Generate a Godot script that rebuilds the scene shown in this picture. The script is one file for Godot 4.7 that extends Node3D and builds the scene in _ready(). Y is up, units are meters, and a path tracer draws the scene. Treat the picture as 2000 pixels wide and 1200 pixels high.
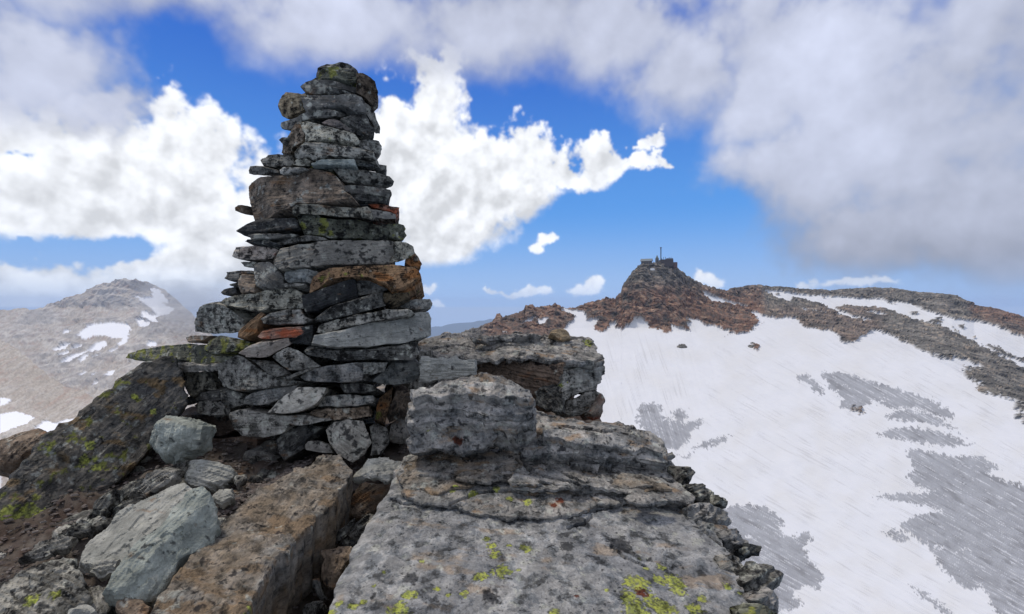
extends Node3D

# A dry-stone cairn on a rocky summit, a glacier and a hut peak on the right, a hazy mountain on the left.
# Surveyed from the eye point: bearing and elevation are given as tangents x 1000 (px, py with 1000, 600 straight ahead), plus a depth in metres.

const EYE := Vector3(0.0, 1.2, 0.0)
var nz := FastNoiseLite.new()      # three octaves, soft
var nf := FastNoiseLite.new()      # one octave
var ridged := FastNoiseLite.new()
var n5 := FastNoiseLite.new()      # five octaves, for ragged patches
var cel := FastNoiseLite.new()     # flat plates
var rng := RandomNumberGenerator.new()
var mats := {}
var styles := {}
var taken := {}


func ray(px: float, py: float) -> Vector3:
	return Vector3((px - 1000.0) / 1000.0, (600.0 - py) / 1000.0, -1.0)


func at(px: float, py: float, d: float) -> Vector3:
	return EYE + ray(px, py) * d


func sm(a: float, b: float, x: float) -> float:
	return smoothstep(a, b, x)


func table(t: Array, x: float) -> float:
	if x <= t[0][0]:
		return t[0][1]
	for i in range(1, t.size()):
		if x <= t[i][0]:
			return lerpf(t[i - 1][1], t[i][1], (x - t[i - 1][0]) / (t[i][0] - t[i - 1][0]))
	return t[-1][1]


func numbered(called: String) -> String:
	var k: int = taken.get(called, 0)
	taken[called] = k + 1
	return called if k == 0 else "%s_%03d" % [called, k]


func tag(o: Node, label: String, category: String, group := "", kind := "") -> void:
	if label:
		o.set_meta("label", label)
	if category:
		o.set_meta("category", category)
	if group:
		o.set_meta("group", group)
	if kind:
		o.set_meta("kind", kind)


func base(called: String, where: Vector3) -> Node3D:
	var o := Node3D.new()
	o.name = numbered(called)
	add_child(o)
	o.position = where
	return o


func _ready() -> void:
	rng.seed = 11
	nz.seed = 3
	nz.frequency = 1.0
	nz.noise_type = FastNoiseLite.TYPE_SIMPLEX_SMOOTH
	nz.fractal_type = FastNoiseLite.FRACTAL_FBM
	nz.fractal_octaves = 3
	nf.seed = 8
	nf.frequency = 1.0
	nf.noise_type = FastNoiseLite.TYPE_SIMPLEX_SMOOTH
	nf.fractal_type = FastNoiseLite.FRACTAL_NONE
	ridged.seed = 5
	ridged.frequency = 1.0
	ridged.noise_type = FastNoiseLite.TYPE_SIMPLEX_SMOOTH
	ridged.fractal_type = FastNoiseLite.FRACTAL_RIDGED
	ridged.fractal_octaves = 4
	n5.seed = 17
	n5.frequency = 1.0
	n5.noise_type = FastNoiseLite.TYPE_SIMPLEX_SMOOTH
	n5.fractal_type = FastNoiseLite.FRACTAL_FBM
	n5.fractal_octaves = 5
	n5.fractal_gain = 0.62
	cel.seed = 6
	cel.frequency = 1.0
	cel.noise_type = FastNoiseLite.TYPE_CELLULAR
	cel.cellular_return_type = FastNoiseLite.RETURN_CELL_VALUE
	cel.fractal_type = FastNoiseLite.FRACTAL_NONE
	var cam := Camera3D.new()
	cam.name = "camera"
	add_child(cam)
	cam.position = EYE
	cam.fov = rad_to_deg(2.0 * atan(0.6))
	cam.near = 0.05
	cam.far = 60000.0
	cam.current = true
	var env := Environment.new()
	env.background_mode = Environment.BG_SKY
	env.tonemap_mode = Environment.TONE_MAPPER_LINEAR
	env.tonemap_exposure = 1.0
	env.background_energy_multiplier = 1.0
	env.fog_enabled = true
	env.fog_density = 0.00009
	env.fog_light_color = Color(0.80, 0.88, 1.0)
	env.volumetric_fog_enabled = true
	env.volumetric_fog_density = 0.0
	env.sdfgi_enabled = true
	env.ssao_enabled = true
	env.ssil_enabled = true
	var sky := Sky.new()
	var pano := PanoramaSkyMaterial.new()
	pano.panorama = ImageTexture.create_from_image(make_sky())
	sky.sky_material = pano
	env.sky = sky
	var we := WorldEnvironment.new()
	we.name = "environment"
	we.environment = env
	add_child(we)
	var sun := DirectionalLight3D.new()
	sun.name = "sun"
	sun.light_energy = 0.7
	sun.light_color = Color(1.0, 0.96, 0.9)
	sun.light_angular_distance = 10.0
	sun.shadow_enabled = true
	add_child(sun)
	sun.look_at_from_position(Vector3.ZERO, -Vector3(-0.45, 1.0, -0.15), Vector3.FORWARD)
	print("sky ", Time.get_ticks_msec())

	make_materials()
	print("materials ", Time.get_ticks_msec())
	make_terrain()
	print("terrain ", Time.get_ticks_msec())
	make_ground()
	make_outcrop()
	print("outcrop ", Time.get_ticks_msec())
	make_cairn()
	print("cairn ", Time.get_ticks_msec())
	make_loose_stones()
	make_summit_things()
	print("done ", Time.get_ticks_msec())


# ------------------------------------------------------------------ sky

const CUMULUS := [
	[60, 300, 150, 95], [200, 300, 165, 110], [320, 290, 110, 110], [390, 330, 75, 120], [322, 215, 32, 50], [150, 400, 290, 70],
	[400, 430, 140, 140], [60, 400, 150, 60], [420, 560, 170, 120], [300, 545, 140, 60], [100, 565, 230, 60], [30, 545, 90, 45],
	[500, 480, 120, 190], [0, 240, 70, 40],
	[780, 300, 110, 130], [850, 210, 62, 110], [868, 140, 42, 50], [840, 330, 150, 120], [960, 310, 75, 66], [1035, 300, 52, 56],
	[880, 420, 140, 72], [860, 465, 100, 50], [1000, 365, 100, 55], [1095, 345, 75, 28], [1170, 325, 62, 44], [1235, 315, 56, 20],
	[1085, 322, 46, 28], [1270, 278, 30, 16], [1290, 318, 20, 11], [768, 230, 60, 60],
	[1072, 462, 24, 16], [1050, 480, 24, 14], [1020, 568, 55, 8], [1055, 560, 18, 9], [955, 569, 13, 5], [1160, 548, 24, 16], [1140, 562, 40, 12], [1380, 548, 32, 17],
	[835, 553, 20, 13], [858, 590, 14, 10], [1575, 550, 24, 9], [1680, 553, 80, 9],
]
const HOLES := [[55, 303, 55, 22], [215, 480, 150, 32], [45, 482, 50, 18]]
const VEIL := [
	[300, -50, 420, 100], [660, 20, 280, 115], [960, 40, 330, 130], [1200, 50, 250, 130], [80, 110, 190, 150], [190, 190, 120, 70], [1340, 130, 150, 120],
	[1760, 260, 360, 330], [1950, 320, 420, 310], [1600, 90, 320, 220], [1720, 450, 270, 115], [1500, 180, 150, 130], [1560, 330, 170, 190], [1900, 480, 400, 100], [2000, 90, 300, 300],
]


func lobes(list: Array, x: float, y: float) -> float:
	var best := -1.0
	for b in list:
		var dx: float = (x - b[0]) / b[2]
		var dy: float = (y - b[1]) / b[3]
		var f := 1.0 - sqrt(dx * dx + dy * dy)
		if f > best:
			best = f
	return best


func make_sky() -> Image:
	# the window in front is worked out finely, the rest of the sky with the same rules but coarser
	var w := 3072
	var h := 1536
	var rest := sky_part(768, 384, 0, 0, 768, 384)
	rest.resize(w, h, Image.INTERPOLATE_BILINEAR)
	var x0 := 1536 - 460
	var y0 := 768 - 310
	var front := sky_part(w, h, x0, y0, 920, 330)
	rest.blit_rect(front, Rect2i(0, 0, 920, 330), Vector2i(x0, y0))
	# a panorama begins straight ahead (-z)
	var out := Image.create(w, h, false, Image.FORMAT_RGBF)
	out.blit_rect(rest, Rect2i(w / 2, 0, w / 2, h), Vector2i(0, 0))
	out.blit_rect(rest, Rect2i(0, 0, w / 2, h), Vector2i(w / 2, 0))
	return out


func sky_part(w: int, h: int, x0: int, y0: int, nx: int, ny: int) -> Image:
	var step := 4
	var cx: int = nx / step
	var cy: int = ny / step
	var coarse := Image.create(cx, cy, false, Image.FORMAT_RGBF)
	for j in cy:
		for i in cx:
			var az: float = ((x0 + (i + 0.5) * step) / w - 0.5) * TAU
			var el: float = (0.5 - (y0 + (j + 0.5) * step) / h) * PI
			var a := 0.12
			var v := 0.22
			var c := cos(az)
			if c > 0.2:
				var px := 1000.0 + 1000.0 * tan(az)
				var py := 600.0 - 1000.0 * tan(clampf(el, -1.3, 1.3)) / c
				var inside := (1.0 - sm(900.0, 1350.0, absf(px - 1000.0))) * sm(-500.0, -60.0, py)
				var f := lobes(CUMULUS, px, py)
				f -= maxf(0.0, lobes(HOLES, px, py)) * 1.1
				a = lerpf(a, clampf(f, -0.8, 0.6), inside)
				v = lerpf(v, clampf(lobes(VEIL, px, py), -0.8, 0.7), inside)
			coarse.set_pixel(i, j, Color(a, v, 0.0))
	coarse.resize(nx, ny, Image.INTERPOLATE_CUBIC)
	var img := Image.create(nx, ny, false, Image.FORMAT_RGBF)
	var low := Color(0.36, 0.55, 0.88)
	var mid := Color(0.12, 0.37, 0.86)
	var top := Color(0.035, 0.15, 0.62)
	var puff := FastNoiseLite.new()
	puff.seed = 21
	puff.frequency = 1.0
	puff.fractal_type = FastNoiseLite.FRACTAL_FBM
	puff.fractal_octaves = 5
	puff.fractal_gain = 0.55
	for j in ny:
		var el: float = (0.5 - (y0 + j + 0.5) / h) * PI
		var ce := cos(el)
		var se := sin(el)
		var up := clampf(se, 0.0, 1.0)
		var blue := low.lerp(mid, sm(0.0, 0.2, up)).lerp(top, sm(0.1, 0.5, up))
		for i in nx:
			var az: float = ((x0 + i + 0.5) / w - 0.5) * TAU
			var d := Vector3(sin(az) * ce, se, -cos(az) * ce)
			var n1 := puff.get_noise_3dv(d * 3.2)
			var n2 := puff.get_noise_3dv(d * 9.0 + Vector3(7, 3, 1))
			var fine := puff.get_noise_3dv(d * 26.0 + Vector3(1, 9, 4))
			var n3 := puff.get_noise_3dv(d * 9.0 + Vector3(20, 13, 41))
			var n4 := puff.get_noise_3dv(d * 22.0 + Vector3(2, 33, 5))
			# billows push the outlines about
			var px := w / 3072.0
			var calm := px * lerpf(0.55, 1.0, sm(0.10, 0.2, up))
			var b := coarse.get_pixel(clampi(i + int((n3 * 22.0 + n4 * 13.0) * calm), 0, nx - 1), clampi(j + int((n2 * 20.0 + fine * 13.0) * calm), 0, ny - 1))
			var bv := coarse.get_pixel(clampi(i + int((n3 * 20.0 + n1 * 22.0) * px), 0, nx - 1), clampi(j + int((n2 * 18.0 - n1 * 18.0) * px), 0, ny - 1))
			# heaped white cloud with crisp edges
			var dens := b.r + n2 * 0.22 + fine * 0.26
			var alpha := sm(-0.16, 0.27, dens)
			# billows lit from above: compare with the cloud a little higher up
			var higher := (d + Vector3(-0.012, 0.026, 0.0)).normalized()
			var n2h := puff.get_noise_3dv(higher * 9.0 + Vector3(7, 3, 1))
			var fh := puff.get_noise_3dv(higher * 26.0 + Vector3(1, 9, 4))
			var bh := coarse.get_pixel(i, clampi(j - int(34 * px), 0, ny - 1)).r
			var relief := (n2 - n2h) * 0.9 + (fine - fh) * 0.42
			var shade := clampf(1.0 + relief * 0.42 - sm(0.15, 0.6, bh) * 0.10 + n3 * 0.10, 0.72, 1.12)
			var white := Color(shade * 0.97, shade * 0.995, shade * 1.04)
			var c := blue.lerp(white, alpha)
			# soft grey cloud sheet
			var veil := bv.g + n1 * 0.22 + n2 * 0.32 + fine * 0.10
			var va := sm(-0.18, 0.62, veil) * 0.97
			var light := clampf(0.30 + 0.22 * sm(0.02, 0.26, up) + n1 * 0.18 + n2 * 0.09 + relief * 0.04 + 0.12 * sm(0.15, 0.7, bv.g), 0.26, 0.9)
			var grey := Color(light * 0.92, light * 0.98, light * 1.2)
			c = c.lerp(grey, va)
			# air near the horizon
			c = c.lerp(low, (1.0 - sm(0.0, 0.09, up)) * 0.45)
			img.set_pixel(i, j, c)
	return img


# ------------------------------------------------------------------ materials

func noise_bytes(seed_: int, f: float, octaves: int, gain: float, side: int) -> PackedByteArray:
	var n := FastNoiseLite.new()
	n.seed = seed_
	n.frequency = f
	n.fractal_octaves = octaves
	n.fractal_gain = gain
	return n.get_seamless_image(side, side).get_data()


func make_materials() -> void:
	var side := 1024
	var grain := noise_bytes(40, 0.10, 4, 0.5, side)
	var crust := noise_bytes(41, 0.013, 7, 0.66, side)
	var patch := noise_bytes(42, 0.009, 6, 0.6, side)
	var fine := noise_bytes(43, 0.33, 2, 0.5, side)
	var dots := noise_bytes(44, 0.05, 3, 0.5, side)
	var n := side * side
	var speck := PackedByteArray()
	var plain := PackedByteArray()
	var mottle := PackedByteArray()
	var high := PackedByteArray()
	speck.resize(n * 3)
	plain.resize(n * 3)
	mottle.resize(n * 3)
	high.resize(n)
	for i in n:
		var a := grain[i] / 255.0
		var b := fine[i] / 255.0
		var c := crust[i] / 255.0
		var k := patch[i] / 255.0
		var t := dots[i] / 255.0
		var v := 0.70 + 0.30 * (a * 0.55 + b * 0.45)
		# black crust lichen with ragged rims, and single dots
		var dark := clampf((0.425 - c) * 16.0, 0.0, 1.0)
		dark = maxf(dark, clampf((t - 0.70 - (c - 0.5) * 0.5) * 14.0, 0.0, 1.0) * 0.9)
		var w := clampf(v * 0.93 * (1.0 - 0.74 * dark) + clampf((c - 0.56) * 8.0, 0.0, 1.0) * 0.16, 0.0, 1.0)
		speck[i * 3] = int(w * 255.0)
		speck[i * 3 + 1] = int(w * 255.0)
		speck[i * 3 + 2] = int(w * 252.0)
		var q := clampf(v * 0.98 + (k - 0.5) * 0.30 + (c - 0.5) * 0.22, 0.0, 1.0)
		plain[i * 3] = int(q * 255.0)
		plain[i * 3 + 1] = int(q * 253.0)
		plain[i * 3 + 2] = int(q * 250.0)
		# mottled grey crusts of several tones
		var blue := clampf((0.47 - c) * 14.0, 0.0, 1.0)
		var black := clampf((0.33 - c - (k - 0.5) * 0.3 + (b - 0.5) * 0.12) * 14.0, 0.0, 1.0)
		var pale := clampf((k - 0.57) * 12.0, 0.0, 1.0)
		var m := (0.56 + 0.44 * (a * 0.5 + b * 0.5)) * 0.96 * (1.0 - 0.22 * blue) * (1.0 - 0.5 * black) + pale * 0.12
		m = clampf(m - clampf((t - 0.74) * 14.0, 0.0, 1.0) * 0.3, 0.0, 1.0)
		mottle[i * 3] = int(clampf(m * (1.0 - 0.03 * blue), 0.0, 1.0) * 255.0)
		mottle[i * 3 + 1] = int(m * 255.0)
		mottle[i * 3 + 2] = int(clampf(m * (1.0 + 0.03 * blue), 0.0, 1.0) * 255.0)
		high[i] = int(clampf(a * 0.45 + b * 0.25 + c * 0.3, 0.0, 1.0) * 255.0)
	var t_speck := ImageTexture.create_from_image(Image.create_from_data(side, side, false, Image.FORMAT_RGB8, speck))
	var t_plain := ImageTexture.create_from_image(Image.create_from_data(side, side, false, Image.FORMAT_RGB8, plain))
	var t_mottle := ImageTexture.create_from_image(Image.create_from_data(side, side, false, Image.FORMAT_RGB8, mottle))
	var t_high := ImageTexture.create_from_image(Image.create_from_data(side, side, false, Image.FORMAT_L8, high))
	for kind in [["speck", t_speck, 0.62, 1.0], ["speck_fine", t_speck, 1.15, 0.7], ["plain", t_plain, 0.8, 1.0], ["slab", t_mottle, 0.66, 0.7], ["coarse", t_plain, 0.02, 30.0]]:
		var sm3 := StandardMaterial3D.new()
		sm3.resource_name = "rock_" + kind[0]
		sm3.vertex_color_use_as_albedo = true
		sm3.albedo_texture = kind[1]
		sm3.roughness = 0.9
		sm3.metallic_specular = 0.3
		sm3.uv1_triplanar = true
		sm3.uv1_world_triplanar = true
		sm3.uv1_scale = Vector3.ONE * kind[2]
		sm3.heightmap_enabled = true
		sm3.heightmap_texture = t_high
		sm3.heightmap_scale = kind[3]
		mats[kind[0]] = sm3
	var land := StandardMaterial3D.new()
	land.resource_name = "land"
	land.vertex_color_use_as_albedo = true
	land.roughness = 0.95
	land.metallic_specular = 0.2
	mats["land"] = land
	# [material, tone a, tone b, contrast, rust colour, rust share, pale crust share, black crust share, yellow share]
	var rust := Color(0.27, 0.15, 0.075)
	styles = {
		"dark": ["speck", Color(0.116, 0.115, 0.109), Color(0.232, 0.224, 0.201), 0.7, rust, 0.04, 0.30, 0.25, 0.0],
		"slate": ["speck", Color(0.041, 0.044, 0.047), Color(0.088, 0.092, 0.089), 0.6, rust, 0.0, 0.16, 0.3, 0.0],
		"grey": ["speck", Color(0.291, 0.279, 0.251), Color(0.464, 0.442, 0.394), 0.6, rust, 0.08, 0.22, 0.16, 0.0],
		"spot": ["speck", Color(0.365, 0.349, 0.308), Color(0.567, 0.535, 0.459), 0.5, rust, 0.05, 0.3, 0.34, 0.0],
		"moss": ["speck", Color(0.141, 0.145, 0.113), Color(0.267, 0.269, 0.201), 0.7, rust, 0.05, 0.25, 0.3, 0.36],
		"tan": ["plain", Color(0.312, 0.237, 0.150), Color(0.413, 0.325, 0.213), 0.4, rust, 0.05, 0.05, 0.1, 0.0],
		"brown": ["plain", Color(0.213, 0.163, 0.119), Color(0.350, 0.275, 0.206), 0.9, rust, 0.22, 0.18, 0.22, 0.0],
		"orange": ["speck", Color(0.384, 0.240, 0.132), Color(0.288, 0.180, 0.108), 0.5, Color(0.432, 0.180, 0.060), 0.35, 0.08, 0.18, 0.1],
		"red": ["plain", Color(0.264, 0.108, 0.066), Color(0.264, 0.228, 0.192), 0.6, Color(0.396, 0.096, 0.042), 0.35, 0.1, 0.12, 0.0],
		"pale": ["plain", Color(0.375, 0.385, 0.354), Color(0.494, 0.493, 0.447), 0.4, rust, 0.06, 0.15, 0.1, 0.0],
		"pink": ["plain", Color(0.429, 0.351, 0.299), Color(0.520, 0.468, 0.403), 0.4, Color(0.390, 0.143, 0.104), 0.1, 0.1, 0.22, 0.0],
		"lichen": ["speck", Color(0.456, 0.432, 0.357), Color(0.607, 0.566, 0.453), 0.5, rust, 0.12, 0.3, 0.30, 0.06],
		"boulder": ["slab", Color(0.15, 0.148, 0.14), Color(0.25, 0.22, 0.175), 0.7, Color(0.27, 0.18, 0.085), 0.26, 0.2, 0.12, 0.16],
		"slab": ["slab", Color(0.337, 0.340, 0.341), Color(0.485, 0.475, 0.450), 0.6, Color(0.43, 0.345, 0.26), 0.2, 0.2, 0.02, 0.0],
		"ledge": ["slab", Color(0.334, 0.326, 0.304), Color(0.493, 0.457, 0.406), 0.8, Color(0.420, 0.290, 0.181), 0.2, 0.22, 0.2, 0.0],
		"ochre": ["slab", Color(0.37, 0.29, 0.205), Color(0.35, 0.325, 0.285), 0.6, Color(0.34, 0.235, 0.14), 0.3, 0.18, 0.2, 0.0],
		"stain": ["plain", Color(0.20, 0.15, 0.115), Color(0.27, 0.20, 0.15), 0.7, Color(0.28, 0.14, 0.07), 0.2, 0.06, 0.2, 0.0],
		"green": ["plain", Color(0.345, 0.377, 0.337), Color(0.446, 0.478, 0.430), 0.4, rust, 0.03, 0.2, 0.12, 0.0],
	}


func stone_color(p: Vector3, st: Array, fresh: float) -> Color:
	var a := nz.get_noise_3dv(p * 2.3)
	var b := nz.get_noise_3dv(p * 9.0)
	var d := nf.get_noise_3dv(p * 34.0)
	var c: Color = st[1].lerp(st[2], clampf(0.5 + a * 1.0 + b * 0.55, 0.0, 1.0))
	var v: float = 1.0 + (b * 0.55 + d * 0.3) * st[3]
	c = Color(c.r * v, c.g * v, c.b * v)
	var r := n5.get_noise_3dv(Vector3(p.x * 2.4 + p.z, p.y * 7.0, p.z * 5.0 - p.x) + Vector3(40, 2, 9))
	c = c.lerp(st[4], sm(0.44 - st[5] * 1.1, 0.66 - st[5] * 1.1, r) * 0.8)
	if fresh > 0.0:
		var e := n5.get_noise_3dv(p * 11.0 + Vector3(3, 50, 7)) + 0.3 * a
		c = c.lerp(Color(0.60, 0.60, 0.52), sm(0.50 - st[6], 0.62 - st[6], e) * 0.75)
		var k := n5.get_noise_3dv(p * 15.0 + Vector3(13, 5, 70)) + b * 0.35
		c = c.lerp(Color(0.022, 0.023, 0.026), sm(0.52 - st[7], 0.60 - st[7], k) * 0.85)
		if st[8] > 0.0:
			var y := n5.get_noise_3dv(p * 9.0 + Vector3(90, 15, 30)) + a * 0.4
			c = c.lerp(Color(0.30, 0.31, 0.07), sm(0.52 - st[8], 0.6 - st[8], y) * 0.9)
	return c


# ------------------------------------------------------------------ rock builder
# A rock is an outlined face (lying in a plane through `where` with normal n) with chips, bedding and roughness, carried back by `thick` with uneven sides.

func rock(parent: Node, called: String, outline: PackedVector2Array, where: Vector3, n: Vector3, thick: float, cell: float, look: String, o := {}) -> MeshInstance3D:
	n = n.normalized()
	var st: Array = styles[look]
	var ux := (Vector3.UP if absf(n.y) < 0.85 else Vector3(0, 0, -1)).cross(n).normalized()
	var vx := n.cross(ux)
	var q := PackedVector2Array()
	for p in outline:
		var r := ray(p.x, p.y)
		var t := n.dot(where - EYE) / n.dot(r)
		var pt := EYE + r * t - where
		q.append(Vector2(pt.dot(ux), pt.dot(vx)))
	var jag: float = o.get("jag", 0.035)
	var off := Vector3(rng.randf(), rng.randf(), rng.randf()) * 40.0
	# ragged outline
	var poly := PackedVector2Array()
	for i in q.size():
		var a := q[i]
		var b := q[(i + 1) % q.size()]
		var ab := b - a
		var len := ab.length()
		var k := clampi(int(len / (cell * 2.5)), 1, 40)
		var side := Vector2(-ab.y, ab.x) / maxf(len, 1e-5)
		for j in k:
			var t := float(j) / k
			var pt := a + ab * t
			var e := 4.0 * t * (1.0 - t)
			var w3 := Vector3(pt.x, pt.y, 0.0) + off
			pt += side * (nf.get_noise_3dv(w3 * 22.0) * jag * 0.35 * minf(1.0, len * 8.0) + nf.get_noise_3dv(w3 * 7.0) * jag * minf(1.0, len * 4.0) * e)
			poly.append(pt)
	var lo := poly[0]
	var hi := poly[0]
	for p in poly:
		lo = lo.min(p)
		hi = hi.max(p)
	var ext := hi - lo
	var nx := int(ext.x / cell) + 3
	var ny := int(ext.y / cell) + 3
	var org := lo - Vector2(cell, cell)
	var inside := PackedByteArray()
	inside.resize(nx * ny)
	# scanline fill
	for j in ny:
		var y := org.y + j * cell
		var xs := PackedFloat32Array()
		for i in poly.size():
			var a := poly[i]
			var b := poly[(i + 1) % poly.size()]
			if (a.y <= y) != (b.y <= y):
				xs.append(a.x + (y - a.y) / (b.y - a.y) * (b.x - a.x))
		xs.sort()
		for s in range(0, xs.size() - 1, 2):
			for i in range(maxi(0, ceili((xs[s] - org.x) / cell)), mini(nx - 1, floori((xs[s + 1] - org.x) / cell)) + 1):
				inside[j * nx + i] = 1
	# distance to the edge, in cells
	var dist := PackedFloat32Array()
	dist.resize(nx * ny)
	for k in nx * ny:
		dist[k] = 1e3 if inside[k] else 0.0
	for j in range(1, ny):
		for i in range(1, nx - 1):
			var k := j * nx + i
			if inside[k]:
				dist[k] = minf(dist[k], minf(minf(dist[k - 1], dist[k - nx]) + 1.0, minf(dist[k - nx - 1], dist[k - nx + 1]) + 1.414))
	for j in range(ny - 2, -1, -1):
		for i in range(nx - 2, 0, -1):
			var k := j * nx + i
			if inside[k]:
				dist[k] = minf(dist[k], minf(minf(dist[k + 1], dist[k + nx]) + 1.0, minf(dist[k + nx - 1], dist[k + nx + 1]) + 1.414))
	# chips: planes that cut the face towards its rim
	var chips: Array = o.get("chips", [])
	if not o.has("chips"):
		chips.append([Vector2(rng.randf_range(-0.3, 0.3), 1.0).normalized(), rng.randf_range(0.12, 0.34), rng.randf_range(0.5, 1.3)])
		chips.append([Vector2(rng.randf_range(-0.4, 0.4), -1.0).normalized(), rng.randf_range(0.08, 0.3), rng.randf_range(0.4, 1.1)])
		for k in 2:
			chips.append([Vector2.from_angle(rng.randf() * TAU), rng.randf_range(0.05, 0.25), rng.randf_range(0.3, 0.9)])
	var cut := []
	for c in chips:
		var far := -1e9
		var near := 1e9
		for p in poly:
			far = maxf(far, p.dot(c[0]))
			near = minf(near, p.dot(c[0]))
		cut.append([c[0], far - (far - near) * c[1], c[2]])
	var bevel: float = o.get("bevel", 0.007)
	var rough: float = o.get("rough", 0.0045)
	var size := maxf(ext.x, ext.y)
	# broad broken facets
	var facets := []
	var steep: float = o.get("steep", 1.0)
	var fn: int = o.get("facets", 4)
	var turn := rng.randf() * TAU
	for k in fn:
		var g := Vector2.from_angle(turn + (k + rng.randf_range(-0.3, 0.3)) * TAU / fn) * rng.randf_range(0.06, 0.30) * steep
		facets.append([g, rng.randf_range(0.0, 0.02)])
	var plate: float = o.get("plate", 0.006)
	var cracks: Array = o.get("cracks", [])
	var lines := []
	for cr in cracks:
		var list := PackedVector2Array()
		for i in range(0, cr.size(), 2):
			var r := ray(cr[i], cr[i + 1])
			var pt := EYE + r * (n.dot(where - EYE) / n.dot(r)) - where
			list.append(Vector2(pt.dot(ux), pt.dot(vx)))
		lines.append(list)
	# the bedding runs along the stone's long axis
	var mean := Vector2.ZERO
	for p in q:
		mean += p / q.size()
	var xx := 0.0
	var yy := 0.0
	var xy := 0.0
	for p in q:
		var e := p - mean
		xx += e.x * e.x
		yy += e.y * e.y
		xy += e.x * e.y
	var lean := 0.5 * atan2(2.0 * xy, xx - yy) + rng.randf_range(-0.06, 0.06)
	var bed: Vector3 = o.get("bed", (vx * cos(lean) - ux * sin(lean)) + n * rng.randf_range(-0.25, 0.1)).normalized()
	var tone: float = o.get("tone", 1.0)
	var layer: float = o.get("layer", 0.006)
	var pitch: float = o.get("pitch", 55.0)
	var terrace: float = o.get("terrace", 0.0)
	var deep: float = bevel / cell
	var verts := PackedVector3Array()
	var cols := PackedColorArray()
	var idx := PackedInt32Array()
	var id := PackedInt32Array()
	id.resize(nx * ny)
	id.fill(-1)
	var flat := PackedVector2Array()
	var marks: Array = o.get("marks", [])
	var spots := []
	for mk in marks:
		var r := ray(mk[0], mk[1])
		var pt := EYE + r * (n.dot(where - EYE) / n.dot(r)) - where
		spots.append([Vector2(pt.dot(ux), pt.dot(vx)), mk[2] * 0.001 * n.dot(where - EYE) / n.dot(r), mk[3]])
	for j in ny:
		for i in nx:
			var k := j * nx + i
			var used := inside[k] == 1
			if not used:
				for dj in [-1, 0, 1]:
					for di in [-1, 0, 1]:
						var ii: int = i + di
						var jj: int = j + dj
						if ii >= 0 and jj >= 0 and ii < nx and jj < ny and inside[jj * nx + ii]:
							used = true
			if not used:
				continue
			var p := org + Vector2(i, j) * cell
			if not inside[k]:
				var best := 1e9
				var to := p
				for s in poly.size():
					var a := poly[s]
					var b := poly[(s + 1) % poly.size()]
					if absf(a.x - p.x) > 0.3 or absf(a.y - p.y) > 0.3:
						continue
					var c := Geometry2D.get_closest_point_to_segment(p, a, b)
					var e := c.distance_squared_to(p)
					if e < best:
						best = e
						to = c
				p = to
			id[k] = verts.size()
			flat.append(p)
			var h := 0.0
			for c in cut:
				var e: float = p.dot(c[0]) - c[1]
				if e > 0.0:
					h -= e * c[2]
			if fn > 0:
				var f := 1e9
				for g in facets:
					f = minf(f, p.dot(g[0]) + g[1])
				h += f * 0.8
			h = maxf(h, -minf(thick * 0.6, 0.32 * minf(ext.x, ext.y)))
			var db: float = dist[k]
			if db < deep:
				var e := 1.0 - db / deep
				h -= bevel * 0.8 * e * e
			var w := where + ux * p.x + vx * p.y
			var wb := (w + off) * 9.0 + bed * ((w + off).dot(bed) * 22.0) + Vector3.ONE * nz.get_noise_3dv((w + off) * 14.0) * 0.45
			h += cel.get_noise_3dv(wb) * plate
			for list in lines:
				for s in list.size() - 1:
					if absf(list[s].x - p.x) < 0.5 and absf(list[s].y - p.y) < 0.5:
						var e: float = Geometry2D.get_closest_point_to_segment(p, list[s], list[s + 1]).distance_to(p) + absf(nf.get_noise_3dv(w * 30.0)) * 0.006
						if e < 0.012:
							h = h - 0.05 * (1.0 - e / 0.012)
						elif p.y > list[s].y and e < 0.12:
							h = h + 0.004 * (1.0 - e / 0.12)
			h += nz.get_noise_3dv((w + off) * 5.0) * rough * 1.6 + nz.get_noise_3dv((w + off) * 19.0) * rough * 0.6
			if terrace > 0.0:
				var e := (nz.get_noise_3dv((w + off) * Vector3(1.6, 1.6, 3.6)) * 0.6 + 0.5) * 7.0
				var s := floorf(e)
				h += (s + sm(0.0, 0.12, e - s) - 3.5) * terrace
			var sbed := w.dot(bed) + nf.get_noise_3dv(w * 3.0 + off) * 0.012
			h += nf.get_noise_2d(sbed * pitch, off.x) * layer + nf.get_noise_2d(sbed * pitch * 2.7, off.y) * layer * 0.5
			verts.append(ux * p.x + vx * p.y + n * h)
			var col := stone_color(w + n * h + off, st, 1.0)
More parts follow.
